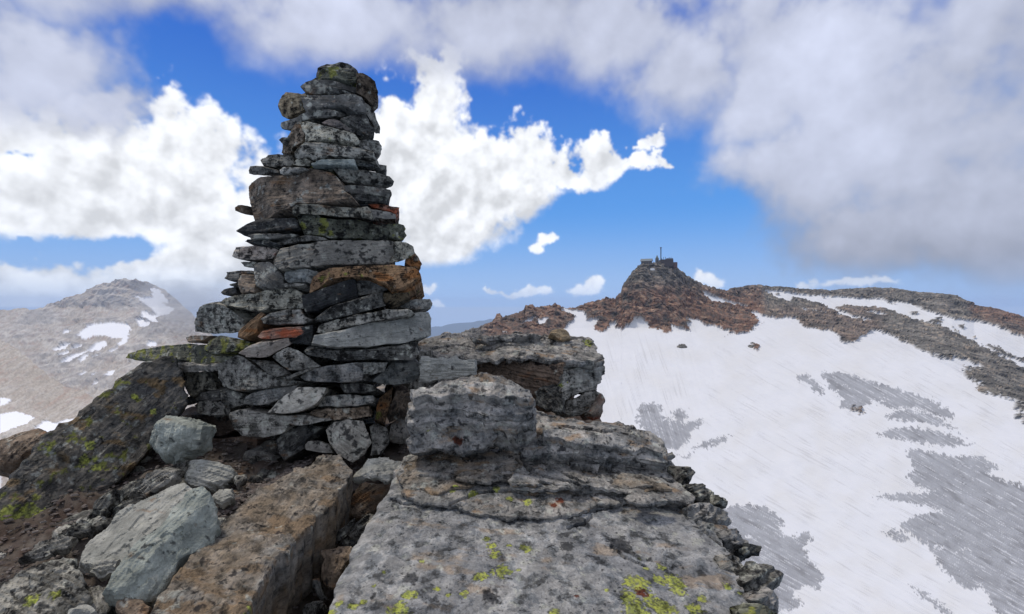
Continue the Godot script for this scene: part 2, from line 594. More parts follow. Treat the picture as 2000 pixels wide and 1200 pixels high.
			for mk in spots:
				var e: Vector2 = p - mk[0]
				if absf(e.x) < mk[1] * 2.0 and absf(e.y) < mk[1] * 2.0:
					var t: float = e.length() / mk[1] + nz.get_noise_3dv(w * 45.0) * 0.75 + nf.get_noise_3dv(w * 16.0) * 0.4
					if mk[2] == 0:
						var hole := sm(0.02, 0.22, n5.get_noise_3dv(w * 48.0 + Vector3(5, 5, 5)))
						col = col.lerp(Color(0.03, 0.032, 0.03), (1.0 - sm(1.05, 1.2, t)) * 0.6)
						col = col.lerp(Color(0.62, 0.66, 0.12).lerp(Color(0.44, 0.47, 0.14), clampf(0.5 + nz.get_noise_3dv(w * 22.0), 0.0, 1.0)), (1.0 - sm(0.85, 0.98, t)) * (1.0 - 0.75 * hole))
					elif mk[2] == 1:
						col = col.lerp(Color(0.20, 0.06, 0.035), 1.0 - sm(0.8, 1.05, t))
					else:
						col = col.lerp(Color(0.03, 0.032, 0.036), (1.0 - sm(0.7, 1.05, t)) * 0.8)
			cols.append(Color(col.r * tone, col.g * tone, col.b * tone))
	var edge := {}
	for j in ny - 1:
		for i in nx - 1:
			var k := j * nx + i
			if inside[k] + inside[k + 1] + inside[k + nx] + inside[k + nx + 1] == 0:
				continue
			var a := id[k]
			var b := id[k + 1]
			var c := id[k + nx + 1]
			var d := id[k + nx]
			for t in ([[a, b, c], [a, c, d]] if (i + j) % 2 == 0 else [[a, b, d], [b, c, d]]):
				idx.append(t[0])
				idx.append(t[2])
				idx.append(t[1])
				for e in 3:
					var s: int = t[e]
					var f: int = t[(e + 1) % 3]
					var key := s * 1000003 + f
					var back := f * 1000003 + s
					if edge.has(back):
						edge.erase(back)
					else:
						edge[key] = [s, f]
	# sides and back
	var rings: int = o.get("rings", clampi(int(thick / cell / 2.0), 3, 12))
	var taper: float = o.get("taper", 0.12)
	var mid := (lo + hi) * 0.5
	var ring := {}
	var dirt: float = o.get("side_fresh", 1.0)
	for key in edge:
		for s in edge[key]:
			if ring.has(s):
				continue
			var list := PackedInt32Array([s])
			var p := flat[s]
			var out := (p - mid)
			out = (out / Vector2(maxf(ext.x, 0.01), maxf(ext.y, 0.01))).normalized()
			var o3 := ux * out.x + vx * out.y
			for r in range(1, rings + 1):
				var t := float(r) / rings
				var back := thick * t * t if r < rings else thick
				if rings > 4:
					back = thick * t
				var pos := verts[s] - n * back
				var w := where + pos
				var sbed := w.dot(bed) + nf.get_noise_3dv(w * 3.0 + off) * 0.012
				var bulge := nz.get_noise_3dv((w + off) * 6.0) * rough * 1.5 + nf.get_noise_2d(sbed * pitch, off.x) * layer * 1.2 + cel.get_noise_3dv((w + off) * 9.0 + bed * ((w + off).dot(bed) * 22.0)) * plate
				pos += o3 * (bulge - taper * back * 0.35 + (0.3 * bevel if r > 0 and r < rings else -0.02))
				list.append(verts.size())
				verts.append(pos)
				var sc := stone_color(where + pos + off, st, dirt)
				cols.append(Color(sc.r * tone, sc.g * tone, sc.b * tone))
			ring[s] = list
	var centre := verts.size()
	verts.append(ux * mid.x + vx * mid.y - n * thick)
	cols.append(st[1])
	for key in edge:
		var e: Array = edge[key]
		var a: PackedInt32Array = ring[e[0]]
		var b: PackedInt32Array = ring[e[1]]
		for r in rings:
			for t in [a[r], b[r], b[r + 1], a[r], b[r + 1], a[r + 1]]:
				idx.append(t)
		for t in [a[rings], b[rings], centre]:
			idx.append(t)
	return commit(parent, called, verts, cols, idx, mats[o.skin if o.get("skin", "") else st[0]], where, o.get("flat", true))


func commit(parent: Node, called: String, verts: PackedVector3Array, cols: PackedColorArray, idx: PackedInt32Array, m: Material, where: Vector3, flat := false) -> MeshInstance3D:
	var arr := []
	arr.resize(Mesh.ARRAY_MAX)
	arr[Mesh.ARRAY_VERTEX] = verts
	arr[Mesh.ARRAY_COLOR] = cols
	arr[Mesh.ARRAY_INDEX] = idx
	# smooth normals over shared vertices
	var norm := PackedVector3Array()
	norm.resize(verts.size())
	for i in range(0, idx.size(), 3):
		var a := idx[i]
		var b := idx[i + 1]
		var c := idx[i + 2]
		var f := (verts[c] - verts[a]).cross(verts[b] - verts[a])
		norm[a] += f
		norm[b] += f
		norm[c] += f
	for i in norm.size():
		norm[i] = norm[i].normalized() if norm[i].length_squared() > 1e-20 else Vector3.UP
	if not flat:
		arr[Mesh.ARRAY_NORMAL] = norm
	var mesh := ArrayMesh.new()
	mesh.add_surface_from_arrays(Mesh.PRIMITIVE_TRIANGLES, arr)
	mesh.surface_set_material(0, m)
	var o := MeshInstance3D.new()
	o.mesh = mesh
	if parent == self:
		o.name = numbered(called)
		add_child(o)
		o.position = where
	else:
		o.name = called
		parent.add_child(o, true)
		o.position = where - parent.position
	return o


func points(list: Array, ox: float, oy: float, k: float) -> PackedVector2Array:
	var out := PackedVector2Array()
	for i in range(0, list.size(), 2):
		out.append(Vector2(ox + list[i] * k, oy + list[i + 1] * k))
	return out


func middle(p: PackedVector2Array) -> Vector2:
	var lo := p[0]
	var hi := p[0]
	for v in p:
		lo = lo.min(v)
		hi = hi.max(v)
	return (lo + hi) * 0.5


# ------------------------------------------------------------------ distant land

const SKYLINE := [[500, 700], [700, 690], [860, 655], [868, 649], [885, 652], [900, 650], [920, 643], [940, 637], [960, 629], [966, 622], [970, 614], [978, 614], [982, 620], [1000, 615], [1015, 610], [1024, 604], [1027, 596], [1040, 597], [1048, 602], [1060, 598], [1078, 596], [1083, 591], [1090, 597], [1105, 602], [1120, 601], [1140, 596], [1147, 592], [1172, 586], [1178, 582], [1190, 583], [1201, 584], [1213, 571], [1215, 560], [1224, 546], [1238, 527], [1252, 515], [1284, 512], [1318, 521], [1330, 531], [1353, 546], [1376, 557], [1399, 563], [1417, 568], [1433, 563], [1459, 558], [1480, 557], [1502, 560], [1537, 561], [1555, 564], [1622, 567], [1690, 562], [1752, 563], [1784, 570], [1860, 576], [1884, 586], [1903, 597], [1946, 603], [2000, 620], [2150, 665], [2400, 740]]
const SKY_DEPTH := [[500, 560], [860, 600], [1000, 690], [1100, 710], [1200, 715], [1290, 730], [1420, 800], [1500, 930], [1700, 1000], [1850, 900], [2000, 800], [2400, 640]]
const ICE_DEPTH := [[590, 760], [620, 700], [640, 650], [655, 610], [680, 560], [700, 510], [750, 420], [820, 335], [900, 270], [1000, 220], [1200, 150], [1500, 100]]
const FOOT := [[500, 720], [860, 665], [1000, 650], [1150, 640], [1250, 640], [1400, 650], [1480, 625], [1600, 640], [1700, 665], [1830, 705], [1920, 750], [2000, 800], [2400, 960]]

var mask := PackedByteArray()
const MX0 := 480
const MW := 1960
const MH := 1500


func fill(list: Array, ox: float, oy: float, k: float, value: int) -> void:
	var p := points(list, ox - MX0, oy, k)
	var lo := 1e9
	var hi := -1e9
	for v in p:
		lo = minf(lo, v.y)
		hi = maxf(hi, v.y)
	for y in range(maxi(0, ceili(lo)), mini(MH - 1, floori(hi)) + 1):
		var xs := PackedFloat32Array()
		for i in p.size():
			var a := p[i]
			var b := p[(i + 1) % p.size()]
			if (a.y <= y) != (b.y <= y):
				xs.append(a.x + (y - a.y) / (b.y - a.y) * (b.x - a.x))
		xs.sort()
		for s in range(0, xs.size() - 1, 2):
			for x in range(maxi(0, ceili(xs[s])), mini(MW - 1, floori(xs[s + 1])) + 1):
				mask[y * MW + x] = value


func land_depth(u: float, y: float) -> float:
	var yb := table(FOOT, u)
	if y >= yb:
		return table(ICE_DEPTH, y)
	var s := table(SKYLINE, u)
	return lerpf(table(ICE_DEPTH, yb), table(SKY_DEPTH, u), clampf((yb - y) / maxf(yb - s, 1.0), 0.0, 1.0))


func make_terrain() -> void:
	mask.resize(MW * MH)
	# bare rock: the left ridge, the hut peak, the long ridge on the right
	fill([-2000, 0, -1800, 3000, -200, 3000, 900, 620, 1250, 480, 1310, 400, 1350, 370, 1420, 290, 1290, 240, 1300, -200, -2000, -200], 840, 560, 0.2, 1)
	fill([-100, 560, 180, 605, 195, 680, 300, 655, 255, 755, 320, 788, 390, 735, 370, 705, 440, 690, 445, 740, 520, 750, 525, 720, 590, 700, 590, 660, 660, 660, 720, 700, 730, 740, 800, 750, 880, 775, 925, 770, 900, 710, 970, 740, 1070, 760, 1030, 700, 1090, 690, 1030, 660, 1130, 670, 1200, 710, 1290, 720, 1390, 770, 1450, 790, 1560, 780, 1640, 720, 1650, 690, 1620, 640, 1590, 590, 1560, 570, 2000, 400, 2000, -100, -100, -100], 1100, 470, 0.23, 1)
	fill([-200, -300, -200, 200, 35, 250, 130, 290, 220, 305, 300, 295, 370, 315, 400, 365, 480, 380, 540, 390, 600, 385, 640, 410, 660, 460, 700, 482, 760, 470, 830, 430, 860, 400, 910, 385, 1000, 410, 1100, 460, 1190, 500, 1250, 540, 1350, 575, 1430, 592, 1500, 585, 1600, 620, 1720, 660, 1640, 665, 1540, 660, 1610, 685, 1550, 690, 1560, 725, 1680, 770, 1660, 810, 1700, 850, 1830, 870, 1920, 890, 1980, 920, 2100, 960, 3400, 1500, 3400, -300], 1460, 540, 0.27, 1)
	for p in [[1910, 935, 1930, 915, 2000, 930, 2100, 1000, 2000, 970], [1925, 990, 2000, 1000, 2100, 1080, 2000, 1060], [25, 500, 45, 485, 70, 500, 72, 525, 45, 520]]:
		fill(p, 1460, 540, 0.27, 1)
	# snow on the rock
	fill([120, 105, 180, 105, 300, 120, 450, 135, 600, 145, 720, 155, 880, 160, 960, 160, 1000, 185, 1100, 185, 1180, 195, 1240, 235, 1350, 265, 1440, 295, 1570, 320, 1620, 315, 1750, 350, 1870, 390, 1960, 425, 2000, 430, 2150, 480, 3000, 800, 3000, 1100, 2060, 690, 2000, 690, 1900, 620, 1750, 540, 1650, 480, 1580, 450, 1480, 400, 1400, 360, 1290, 340, 1180, 310, 1130, 290, 1000, 245, 900, 225, 780, 215, 700, 215, 620, 225, 760, 290, 880, 310, 890, 320, 820, 325, 740, 300, 640, 260, 560, 220, 480, 195, 400, 170, 320, 150, 300, 190, 260, 185, 200, 150], 1460, 540, 0.27, 0)
	for p in [[840, 255, 900, 258, 1030, 290, 900, 275], [350, 225, 430, 240, 450, 250, 380, 245], [450, 240, 580, 275, 480, 256]]:
		fill(p, 1460, 540, 0.27, 0)
	for p in [[1285, 325, 1350, 310, 1400, 335, 1330, 345], [1350, 300, 1390, 300, 1410, 318, 1370, 318], [1460, 360, 1500, 362, 1480, 372], [1515, 350, 1545, 355, 1565, 380, 1530, 370], [1480, 378, 1550, 400, 1500, 395], [1160, 262, 1220, 260, 1215, 276, 1180, 272], [1620, 440, 1660, 450, 1630, 455], [1700, 490, 1760, 505, 1850, 540, 1940, 590, 2000, 600, 2000, 625, 1930, 600, 1800, 545], [1790, 500, 1840, 520, 1800, 515], [970, 165, 1040, 195, 1070, 210, 1010, 190], [190, 122, 230, 128, 215, 140], [540, 150, 560, 150, 555, 160]]:
		fill(p, 1460, 540, 0.27, 1)
	fill([1170, 430, 1250, 460, 1350, 500, 1480, 540, 1565, 570, 1400, 540, 1260, 515, 1230, 485, 1185, 465], 1100, 470, 0.23, 0)
	for p in [[870, 370, 960, 310, 1030, 295, 990, 340, 920, 355], [1040, 320, 1150, 300, 1140, 330, 1100, 375, 1040, 365, 1070, 345], [690, 440, 760, 435, 700, 447]]:
		fill(p, 840, 560, 0.2, 0)
	# bare glacier ice
	for p in [[905, 80, 950, 72, 985, 100, 1020, 140, 1045, 175, 1000, 160, 960, 125, 920, 110], [1020, 62, 1110, 65, 1210, 92, 1330, 130, 1450, 168, 1560, 208, 1640, 262, 1640, 290, 1550, 268, 1470, 240, 1350, 235, 1290, 215, 1230, 230, 1190, 235, 1150, 240, 1100, 225, 1130, 190, 1090, 165, 1040, 120], [1310, 270, 1380, 240, 1470, 245, 1560, 280, 1640, 325, 1675, 345, 1590, 320, 1500, 300, 1420, 292, 1340, 285], [1300, 360, 1340, 328, 1440, 325, 1500, 330, 1580, 345, 1660, 375, 1730, 405, 1640, 415, 1540, 405, 1440, 385, 1350, 378], [1415, 420, 1520, 435, 1640, 460, 1780, 460, 1850, 520, 1790, 540, 1880, 575, 1968, 600, 2400, 740, 2500, 1700, 1968, 1300, 1830, 1180, 1770, 1060, 1720, 1090, 1640, 1040, 1580, 980, 1510, 870, 1400, 800, 1390, 775, 1470, 735, 1590, 715, 1500, 690, 1400, 670, 1260, 645, 1350, 640, 1450, 630, 1540, 625, 1470, 600, 1420, 555, 1450, 510], [1315, 815, 1370, 798, 1420, 850, 1400, 862, 1340, 835], [500, 700, 600, 690, 680, 680, 760, 700, 830, 750, 830, 830, 900, 840, 950, 810, 985, 850, 930, 890, 960, 950, 1030, 1010, 1010, 1090, 940, 1060, 880, 1100, 930, 1160, 830, 1190, 700, 1250, 500, 1250], [165, 215, 210, 210, 265, 210, 285, 300, 330, 245, 385, 240, 385, 270, 360, 310, 460, 285, 460, 310, 410, 340, 390, 390, 330, 430, 250, 420, 200, 360, 150, 300], [395, 425, 460, 395, 590, 360, 560, 390, 470, 415], [340, 465, 420, 440, 380, 470], [1420, 1060, 1520, 1110, 1640, 1200, 1600, 1200, 1500, 1130], [1270, 345, 1300, 355, 1290, 365]]:
		fill(p, 1180, 700, 0.4167, 2)
	for p in [[1210, 240, 1235, 215, 1320, 183, 1300, 203, 1240, 245], [1025, 100, 1050, 110, 1060, 145, 1105, 160, 1060, 168], [1120, 127, 1145, 127, 1140, 133], [1545, 880, 1570, 878, 1580, 895, 1560, 905], [1640, 900, 1680, 890, 1725, 892, 1700, 906], [1350, 240, 1400, 228, 1480, 238, 1560, 270, 1500, 256, 1420, 240], [655, 830, 690, 828, 700, 845, 670, 845], [330, 250, 300, 300, 340, 290]]:
		fill(p, 1180, 700, 0.4167, 0)
	fill([1150, 230, 1190, 230, 1215, 260, 1180, 250], 1180, 700, 0.4167, 1)

	var step := 1.7
	var u0 := 620.0
	var cols_n := int((2330.0 - u0) / step)
	var rows := 440
	var verts := PackedVector3Array()
	var cols := PackedColorArray()
	var idx := PackedInt32Array()
	for i in cols_n:
		var u := u0 + i * step
		var s := table(SKYLINE, u)
		var far := table(SKY_DEPTH, u)
		var crag := sm(850.0, 900.0, u) * (1.0 - 0.55 * sm(1400.0, 1480.0, u))
		s -= (nz.get_noise_2d(u * 0.11, 3.0) * 3.0 + nf.get_noise_2d(u * 0.4, 9.0) * 1.3) * crag
		for j in rows + 3:
			var y := 0.0
			var d := 0.0
			if j < 3:      # the far side of the ridge
				y = s + (3 - j) * (3 - j) * 22.0
				d = far + (3 - j) * 60.0
			else:
				var t := float(j - 3) / (rows - 1)
				y = lerpf(s, 1350.0, t * (0.8 + 0.2 * t))
				d = land_depth(u, y)
			var p := at(u, y, d)
			var kind := 0
			var hard := 0.0
			if j >= 3:
				var wx := nz.get_noise_2d(u * 0.07, y * 0.07) * 7.0 + nf.get_noise_2d(u * 0.33, y * 0.33) * 2.2
				var wy := nz.get_noise_2d(u * 0.07 + 50.0, y * 0.07) * 5.0 + nf.get_noise_2d(u * 0.33, y * 0.33 + 70.0) * 2.0
				var soft := clampf((y - 560.0) / 120.0, 0.35, 1.6)
				var mx := clampi(int(u + wx * soft) - MX0, 0, MW - 1)
				var my := clampi(int(y + wy * soft), 0, MH - 1)
				kind = mask[my * MW + mx]
			else:
				kind = 1
			var c := Color(0.655, 0.665, 0.685)
			var psi := y - 0.56 * u
			var turnto := sm(1290.0, 1460.0, u + (y - 760.0) * 0.25)
			var chi := u - 0.3 * (y - 640.0)
			var streak := lerpf(nz.get_noise_2d(chi * 0.08, y * 0.008), nz.get_noise_2d(psi * 0.07, u * 0.008), turnto)
			var streak2 := lerpf(nf.get_noise_2d(chi * 0.33, y * 0.010), nf.get_noise_2d(psi * 0.38, u * 0.008), turnto)
			if kind == 1:
				var q := p * Vector3(1.0, 1.7, 1.0)
				var r1 := ridged.get_noise_3dv(q / 70.0)
				var r2 := ridged.get_noise_3dv(q / 19.0 + Vector3(4, 4, 4))
				var r3 := nz.get_noise_3dv(q / 4.5)
				var r4 := cel.get_noise_3dv(Vector3(p.x + p.y * 0.4, p.y * 2.6 + p.x * 0.45, p.z) / 11.0 + Vector3.ONE * nz.get_noise_3dv(p / 12.0) * 0.5)
				var lay := (p.y + 0.22 * p.x + nz.get_noise_3dv(p / 45.0) * 16.0) / 6.5
				var st := lay - floorf(lay)
				var ledge := (0.5 - st) * (1.6 + 2.2 * nf.get_noise_2d(floorf(lay) * 3.7, u * 0.02))
				if j >= 3:
					p += Vector3(0, 0.1, 0.9) * ledge * 1.5
					p += Vector3(0, 0.45, 0.9) * (2.0 + r1 * 5.0 + r2 * 1.2 + r3 * 0.5 + r4 * 2.0) * clampf(d / 700.0, 0.5, 1.3) * (sm(0.0, 4.0, j - 3.0) * 0.75 + 0.25)
				var a := nz.get_noise_3dv(p / 60.0)
				var b := nz.get_noise_3dv(p / 14.0)
				var e := nf.get_noise_3dv(p / 3.5)
				c = Color(0.105, 0.098, 0.085).lerp(Color(0.185, 0.172, 0.15), clampf(0.5 + a + b * 0.7, 0.0, 1.0))
				var warm := sm(1100.0, 1180.0, u) * (1.0 - sm(1470.0, 1500.0, u)) * sm(540.0, 590.0, y) + sm(930.0, 960.0, u) * (1.0 - sm(1100.0, 1180.0, u)) * 0.75
				warm += sm(1450.0, 1480.0, u) * (1.0 - sm(1700.0, 1740.0, u)) * sm(590.0, 612.0, y) * 0.3 + sm(1880.0, 1900.0, u) * (1.0 - sm(606.0, 640.0, y - (u - 1900.0) * 0.3)) * 0.8
				c = c.lerp(Color(0.185, 0.098, 0.062), clampf(warm * (0.75 + b * 1.1 + a * 0.6), 0.0, 0.85))
				c = c.lerp(Color(0.26, 0.20, 0.145), sm(0.25, 0.5, b + e * 0.3) * 0.6)
				var v := 1.0 + b * 0.5 + e * 0.4 + nf.get_noise_2d(floorf(lay) * 5.3, 2.0) * 0.35
				c = Color(c.r * v, c.g * v, c.b * v)
				var crack := sm(0.30, 0.55, nf.get_noise_3dv(p * Vector3(0.10, 0.34, 0.10)) + e * 0.25)
				c = c.lerp(Color(0.045, 0.042, 0.04), crack * 0.55)
			elif kind == 2:
				var line := clampf(streak2 * 0.55 + streak * 0.9, -1.0, 1.0)
				var body := nz.get_noise_2d(u * 0.02, y * 0.03)
				c = Color(0.285, 0.29, 0.305).lerp(Color(0.37, 0.38, 0.40), clampf(0.5 + line * 0.55 + body * 0.5, 0.0, 1.0))
				c = c.lerp(Color(0.19, 0.19, 0.195), sm(0.2, 0.6, nz.get_noise_2d(psi * 0.03, u * 0.014) - line * 0.3) * 0.6)
				c = c.lerp(Color(0.16, 0.16, 0.165), sm(0.12, 0.3, absf(n5.get_noise_2d(u * 0.035 + psi * 0.02, psi * 0.05)) * -1.0 + 0.22) * 0.45)
				c = c.lerp(Color(0.62, 0.63, 0.65), sm(0.55, 0.8, streak2 + nf.get_noise_2d(u * 0.05, psi * 0.2) * 0.4) * 0.7)
				p.y += line * 0.25
			else:
				var depthy := sm(600.0, 760.0, y)
				var dirty := sm(0.30, 0.80, streak * 0.35 + streak2 * 0.75 + nf.get_noise_2d(u * 0.02, y * 0.02) * 0.35) * (0.25 + 0.4 * depthy) * sm(1150.0, 1190.0, u)
				var dust := nz.get_noise_2d(u * 0.01, y * 0.014)
				c = c.lerp(Color(0.60, 0.59, 0.565), clampf(0.3 + dust, 0.0, 1.0) * 0.5)
				c = c.lerp(Color(0.36, 0.355, 0.35), dirty * 0.55)
				p.y += nz.get_noise_3dv(p / 30.0) * 0.8 + streak * 0.12
			verts.append(p)
			cols.append(c)
	var tot := rows + 3
	for i in cols_n - 1:
		for j in tot - 1:
			var a := i * tot + j
			for t in [a, a + tot, a + tot + 1, a, a + tot + 1, a + 1]:
				idx.append(t)
	var o := commit(self, "glacier_terrain", verts, cols, idx, mats["land"], Vector3.ZERO, true)
	tag(o, "white glacier with bare ice and brown rock ridges below the hut peak", "glacier", "", "structure")

	# the mountain on the left: far face, then a nearer shoulder
	mask.fill(0)
	for p in [[960, 175, 1040, 200, 1130, 225, 1190, 250, 1235, 265, 1200, 295, 1130, 315, 1095, 330, 1130, 365, 1090, 360, 1060, 340, 1010, 330, 1000, 285, 1045, 290, 1085, 315, 1110, 300, 1080, 265, 1010, 215], [1010, 180, 1100, 190, 1060, 120, 1130, 130, 1190, 220, 1120, 220], [970, 340, 1030, 350, 1070, 375, 1030, 400, 985, 380], [560, 440, 640, 385, 780, 368, 900, 375, 930, 400, 910, 440, 900, 490, 870, 530, 840, 520, 870, 470, 790, 470, 740, 450, 660, 450, 600, 475, 565, 465], [640, 570, 680, 520, 740, 495, 755, 520, 710, 555, 650, 580], [560, 640, 600, 600, 640, 590, 600, 630], [430, 655, 520, 600, 640, 560, 560, 610, 470, 650], [370, 565, 450, 530, 510, 515, 440, 555], [410, 600, 490, 570, 470, 595], [500, 560, 600, 520, 640, 500, 560, 550], [660, 615, 730, 590, 710, 610], [560, 745, 620, 712, 600, 735], [655, 745, 695, 722, 680, 745], [745, 750, 770, 715, 815, 705, 800, 735], [780, 570, 850, 545, 800, 580], [455, 425, 500, 425, 500, 440, 460, 440], [1045, 530, 1070, 500, 1110, 515, 1105, 530], [660, 808, 725, 770, 690, 800]]:
		for dy in [-1.3, 0.0, 1.3]:
			fill(p, MX0, 530 + dy, 0.275, 1)
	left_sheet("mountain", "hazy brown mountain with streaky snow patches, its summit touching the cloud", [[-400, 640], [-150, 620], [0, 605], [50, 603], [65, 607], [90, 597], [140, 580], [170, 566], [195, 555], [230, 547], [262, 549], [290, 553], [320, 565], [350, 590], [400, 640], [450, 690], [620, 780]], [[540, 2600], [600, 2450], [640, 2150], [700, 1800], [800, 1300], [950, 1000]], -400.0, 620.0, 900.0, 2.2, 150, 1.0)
	mask.fill(0)
	for p in [[-200, 900, 0, 895, 70, 910, 40, 945, -100, 975], [-300, 1050, 20, 1010, 110, 995, 200, 1020, 255, 1045, 180, 1090, 80, 1130, -300, 1260], [255, 1110, 320, 1060, 400, 1080, 480, 1050, 600, 1040, 600, 1300, 255, 1300]]:
		fill(p, MX0, 530, 0.275, 1)
	left_sheet("shoulder", "stony shoulder painted sunlit pale below the hazy mountain, snow at its foot", [[-400, 560], [-150, 610], [0, 664], [25, 677], [60, 703], [95, 735], [130, 757], [165, 765], [190, 785], [230, 790], [300, 810], [520, 850], [620, 870]], [[560, 1100], [660, 900], [760, 720], [850, 560], [1000, 420], [1100, 350]], -400.0, 620.0, 1080.0, 2.2, 150, 0.0)
	# cloud lying against the right shoulder of the mountain
	var mist := FogMaterial.new()
	mist.density = 0.0016
	mist.albedo = Color(1, 1, 1)
	for m in [[350, 585, 2250, 260, 130], [410, 610, 2150, 280, 150]]:
		var f := FogVolume.new()
		f.name = numbered("cloud")
		f.shape = RenderingServer.FOG_VOLUME_SHAPE_ELLIPSOID
		f.size = Vector3(m[3], m[4], 260) * 1.4
		f.material = mist
		add_child(f)
		f.position = at(m[0], m[1], m[2])
		tag(f, "white cloud hanging on the right shoulder of the hazy mountain", "cloud", "mist on the mountain", "stuff")
	# far blue range
	var fv := PackedVector3Array()
	var fc := PackedColorArray()
	var fi := PackedInt32Array()
	for i in 200:
		var u := 250.0 + i * 12.0
		var s := table([[250, 640], [700, 640], [840, 632], [900, 626], [960, 616], [1010, 622], [1100, 630], [1300, 640], [1700, 620], [1900, 606], [2000, 613], [2700, 640]], u) + nz.get_noise_2d(u * 0.03, 1.0) * 5.0 + 7.0
		for j in 4:
			fv.append(at(u, s + j * 20.0, 9000.0 - j * 700.0))
			fc.append(Color(0.10, 0.12, 0.11))
	for i in 199:
		for j in 3:
			var a := i * 4 + j
			for t in [a, a + 4, a + 1, a + 4, a + 5, a + 1]:
				fi.append(t)
	tag(commit(self, "far_hills", fv, fc, fi, mats["land"], Vector3.ZERO), "faint blue hills on the horizon", "hills", "", "structure")


func left_sheet(called: String, label: String, line: Array, depths: Array, u0: float, u1: float, bottom: float, step: float, rows: int, far: float) -> void:
	var verts := PackedVector3Array()
	var cols := PackedColorArray()
	var idx := PackedInt32Array()
	var n := int((u1 - u0) / step)
	for i in n:
		var u := u0 + i * step
		var s := table(line, u) - nz.get_noise_2d(u * 0.05, 20.0 + far * 9.0) * 4.0 - nf.get_noise_2d(u * 0.3, 5.0) * 0.8
		var dtop := table(depths, s)
		for j in rows + 2:
			var y := 0.0
			var d := 0.0
			if j < 2:
				y = s + (2 - j) * (2 - j) * 14.0
				d = dtop + (2 - j) * 250.0
			else:
				var t := float(j - 2) / (rows - 1)
				y = lerpf(s, bottom, t * (0.75 + 0.25 * t))
				d = table(depths, y)
			var p := at(u, y, d)
			var wx := nz.get_noise_2d(u * 0.12, y * 0.12) * 4.0
			var wy := nz.get_noise_2d(u * 0.12 + 30.0, y * 0.12) * 1.2
			var mx := clampi(int(u + wx), 0, MW - 1)
			var my := clampi(int(y + wy), 0, MH - 1)
			var snow := mask[my * MW + mx] == 1 and u > -5.0
			if called == "shoulder" and u <= 0.0:
				snow = y > 880.0
			var q := Vector3(p.x + p.y * 1.6, p.y * 2.2, p.z)
			var gully := nz.get_noise_2d((y + 0.6 * u) * 0.13, (u - y) * 0.012)
			var rill := nf.get_noise_2d((y + 0.6 * u) * 0.34, (u - y) * 0.03)
			var a := nz.get_noise_3dv(q / 260.0)
			var b := nz.get_noise_3dv(q / 55.0 + Vector3(9, 9, 9))
			var r := ridged.get_noise_3dv(q / 190.0)
			if snow:
				cols.append(Color(0.88, 0.89, 0.91))
			else:
				if j >= 2:
					p += Vector3(0, 0.5, 0.85) * (r * 16.0 + gully * 7.0 + a * 20.0) * (0.3 + 0.7 * far)
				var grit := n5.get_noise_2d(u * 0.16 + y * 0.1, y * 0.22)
				var c := Color(0.40, 0.355, 0.30).lerp(Color(0.58, 0.545, 0.49), clampf(0.55 + a * 0.9 + gully * 0.9 + grit * 0.3, 0.0, 1.0))  # rock tones raised to stand in for sunshine on these slopes
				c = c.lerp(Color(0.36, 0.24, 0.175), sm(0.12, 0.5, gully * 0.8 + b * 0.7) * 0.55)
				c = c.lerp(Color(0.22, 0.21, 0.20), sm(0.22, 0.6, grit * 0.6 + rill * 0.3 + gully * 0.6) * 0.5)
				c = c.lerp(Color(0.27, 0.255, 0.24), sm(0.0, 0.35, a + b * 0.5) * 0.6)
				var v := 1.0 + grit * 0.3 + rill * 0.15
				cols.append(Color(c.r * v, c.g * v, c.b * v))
			verts.append(p)
	var tot := rows + 2
	for i in n - 1:
		for j in tot - 1:
			var a := i * tot + j
			for t in [a, a + tot, a + 1, a + tot, a + tot + 1, a + 1]:
				idx.append(t)
	tag(commit(self, called, verts, cols, idx, mats["land"], Vector3.ZERO, true), label, "mountain", "", "structure")


# ------------------------------------------------------------------ the summit underfoot

func ground_y(x: float, z: float) -> float:
	var d := -z
	var y := EYE.y - 1.04 - 0.12 * (3.3 - d) - 0.06
	y -= maxf(0.0, x - 0.75) * 1.5
	y -= maxf(0.0, -2.9 - x) * 0.9
	y -= maxf(0.0, d - 4.7) * 1.2
	y -= sm(-1.14, -1.0, x) * 0.4 * (1.0 - sm(3.0, 3.25, d))
	return y + nz.get_noise_2d(x * 1.7, z * 1.7) * 0.09


func ground_depth(py: float, up := 0.0) -> float:
	return (1.436 - up) / ((py - 600.0) / 1000.0 + 0.12)


func make_ground() -> void:
	var verts := PackedVector3Array()
	var cols := PackedColorArray()
	var idx := PackedInt32Array()
	var nx := 330
	var ny := 330
	for i in nx:
		for j in ny:
			var x := -6.0 + 10.0 * i / (nx - 1.0)
			var z := 1.5 - 10.0 * j / (ny - 1.0)
			var y := ground_y(x, z)
			var w := Vector3(x, y, z)
			y += ridged.get_noise_3dv(w * 1.2) * 0.10 * sm(0.7, 1.2, x) + nz.get_noise_3dv(w * 14.0) * 0.012
			verts.append(Vector3(x, y, z))
			var a := nz.get_noise_3dv(w * 3.0)
			var b := nz.get_noise_3dv(w * 17.0)
			var c := Color(0.085, 0.062, 0.05).lerp(Color(0.17, 0.15, 0.13), clampf(0.4 + a + b, 0.0, 1.0))
			cols.append(c)
	for i in nx - 1:
		for j in ny - 1:
			var a := i * ny + j
			for t in [a, a + 1, a + ny, a + ny, a + 1, a + ny + 1]:
				idx.append(t)
	tag(commit(self, "summit_ground", verts, cols, idx, mats["plain"], Vector3.ZERO), "dark stony soil of the summit", "ground", "", "structure")


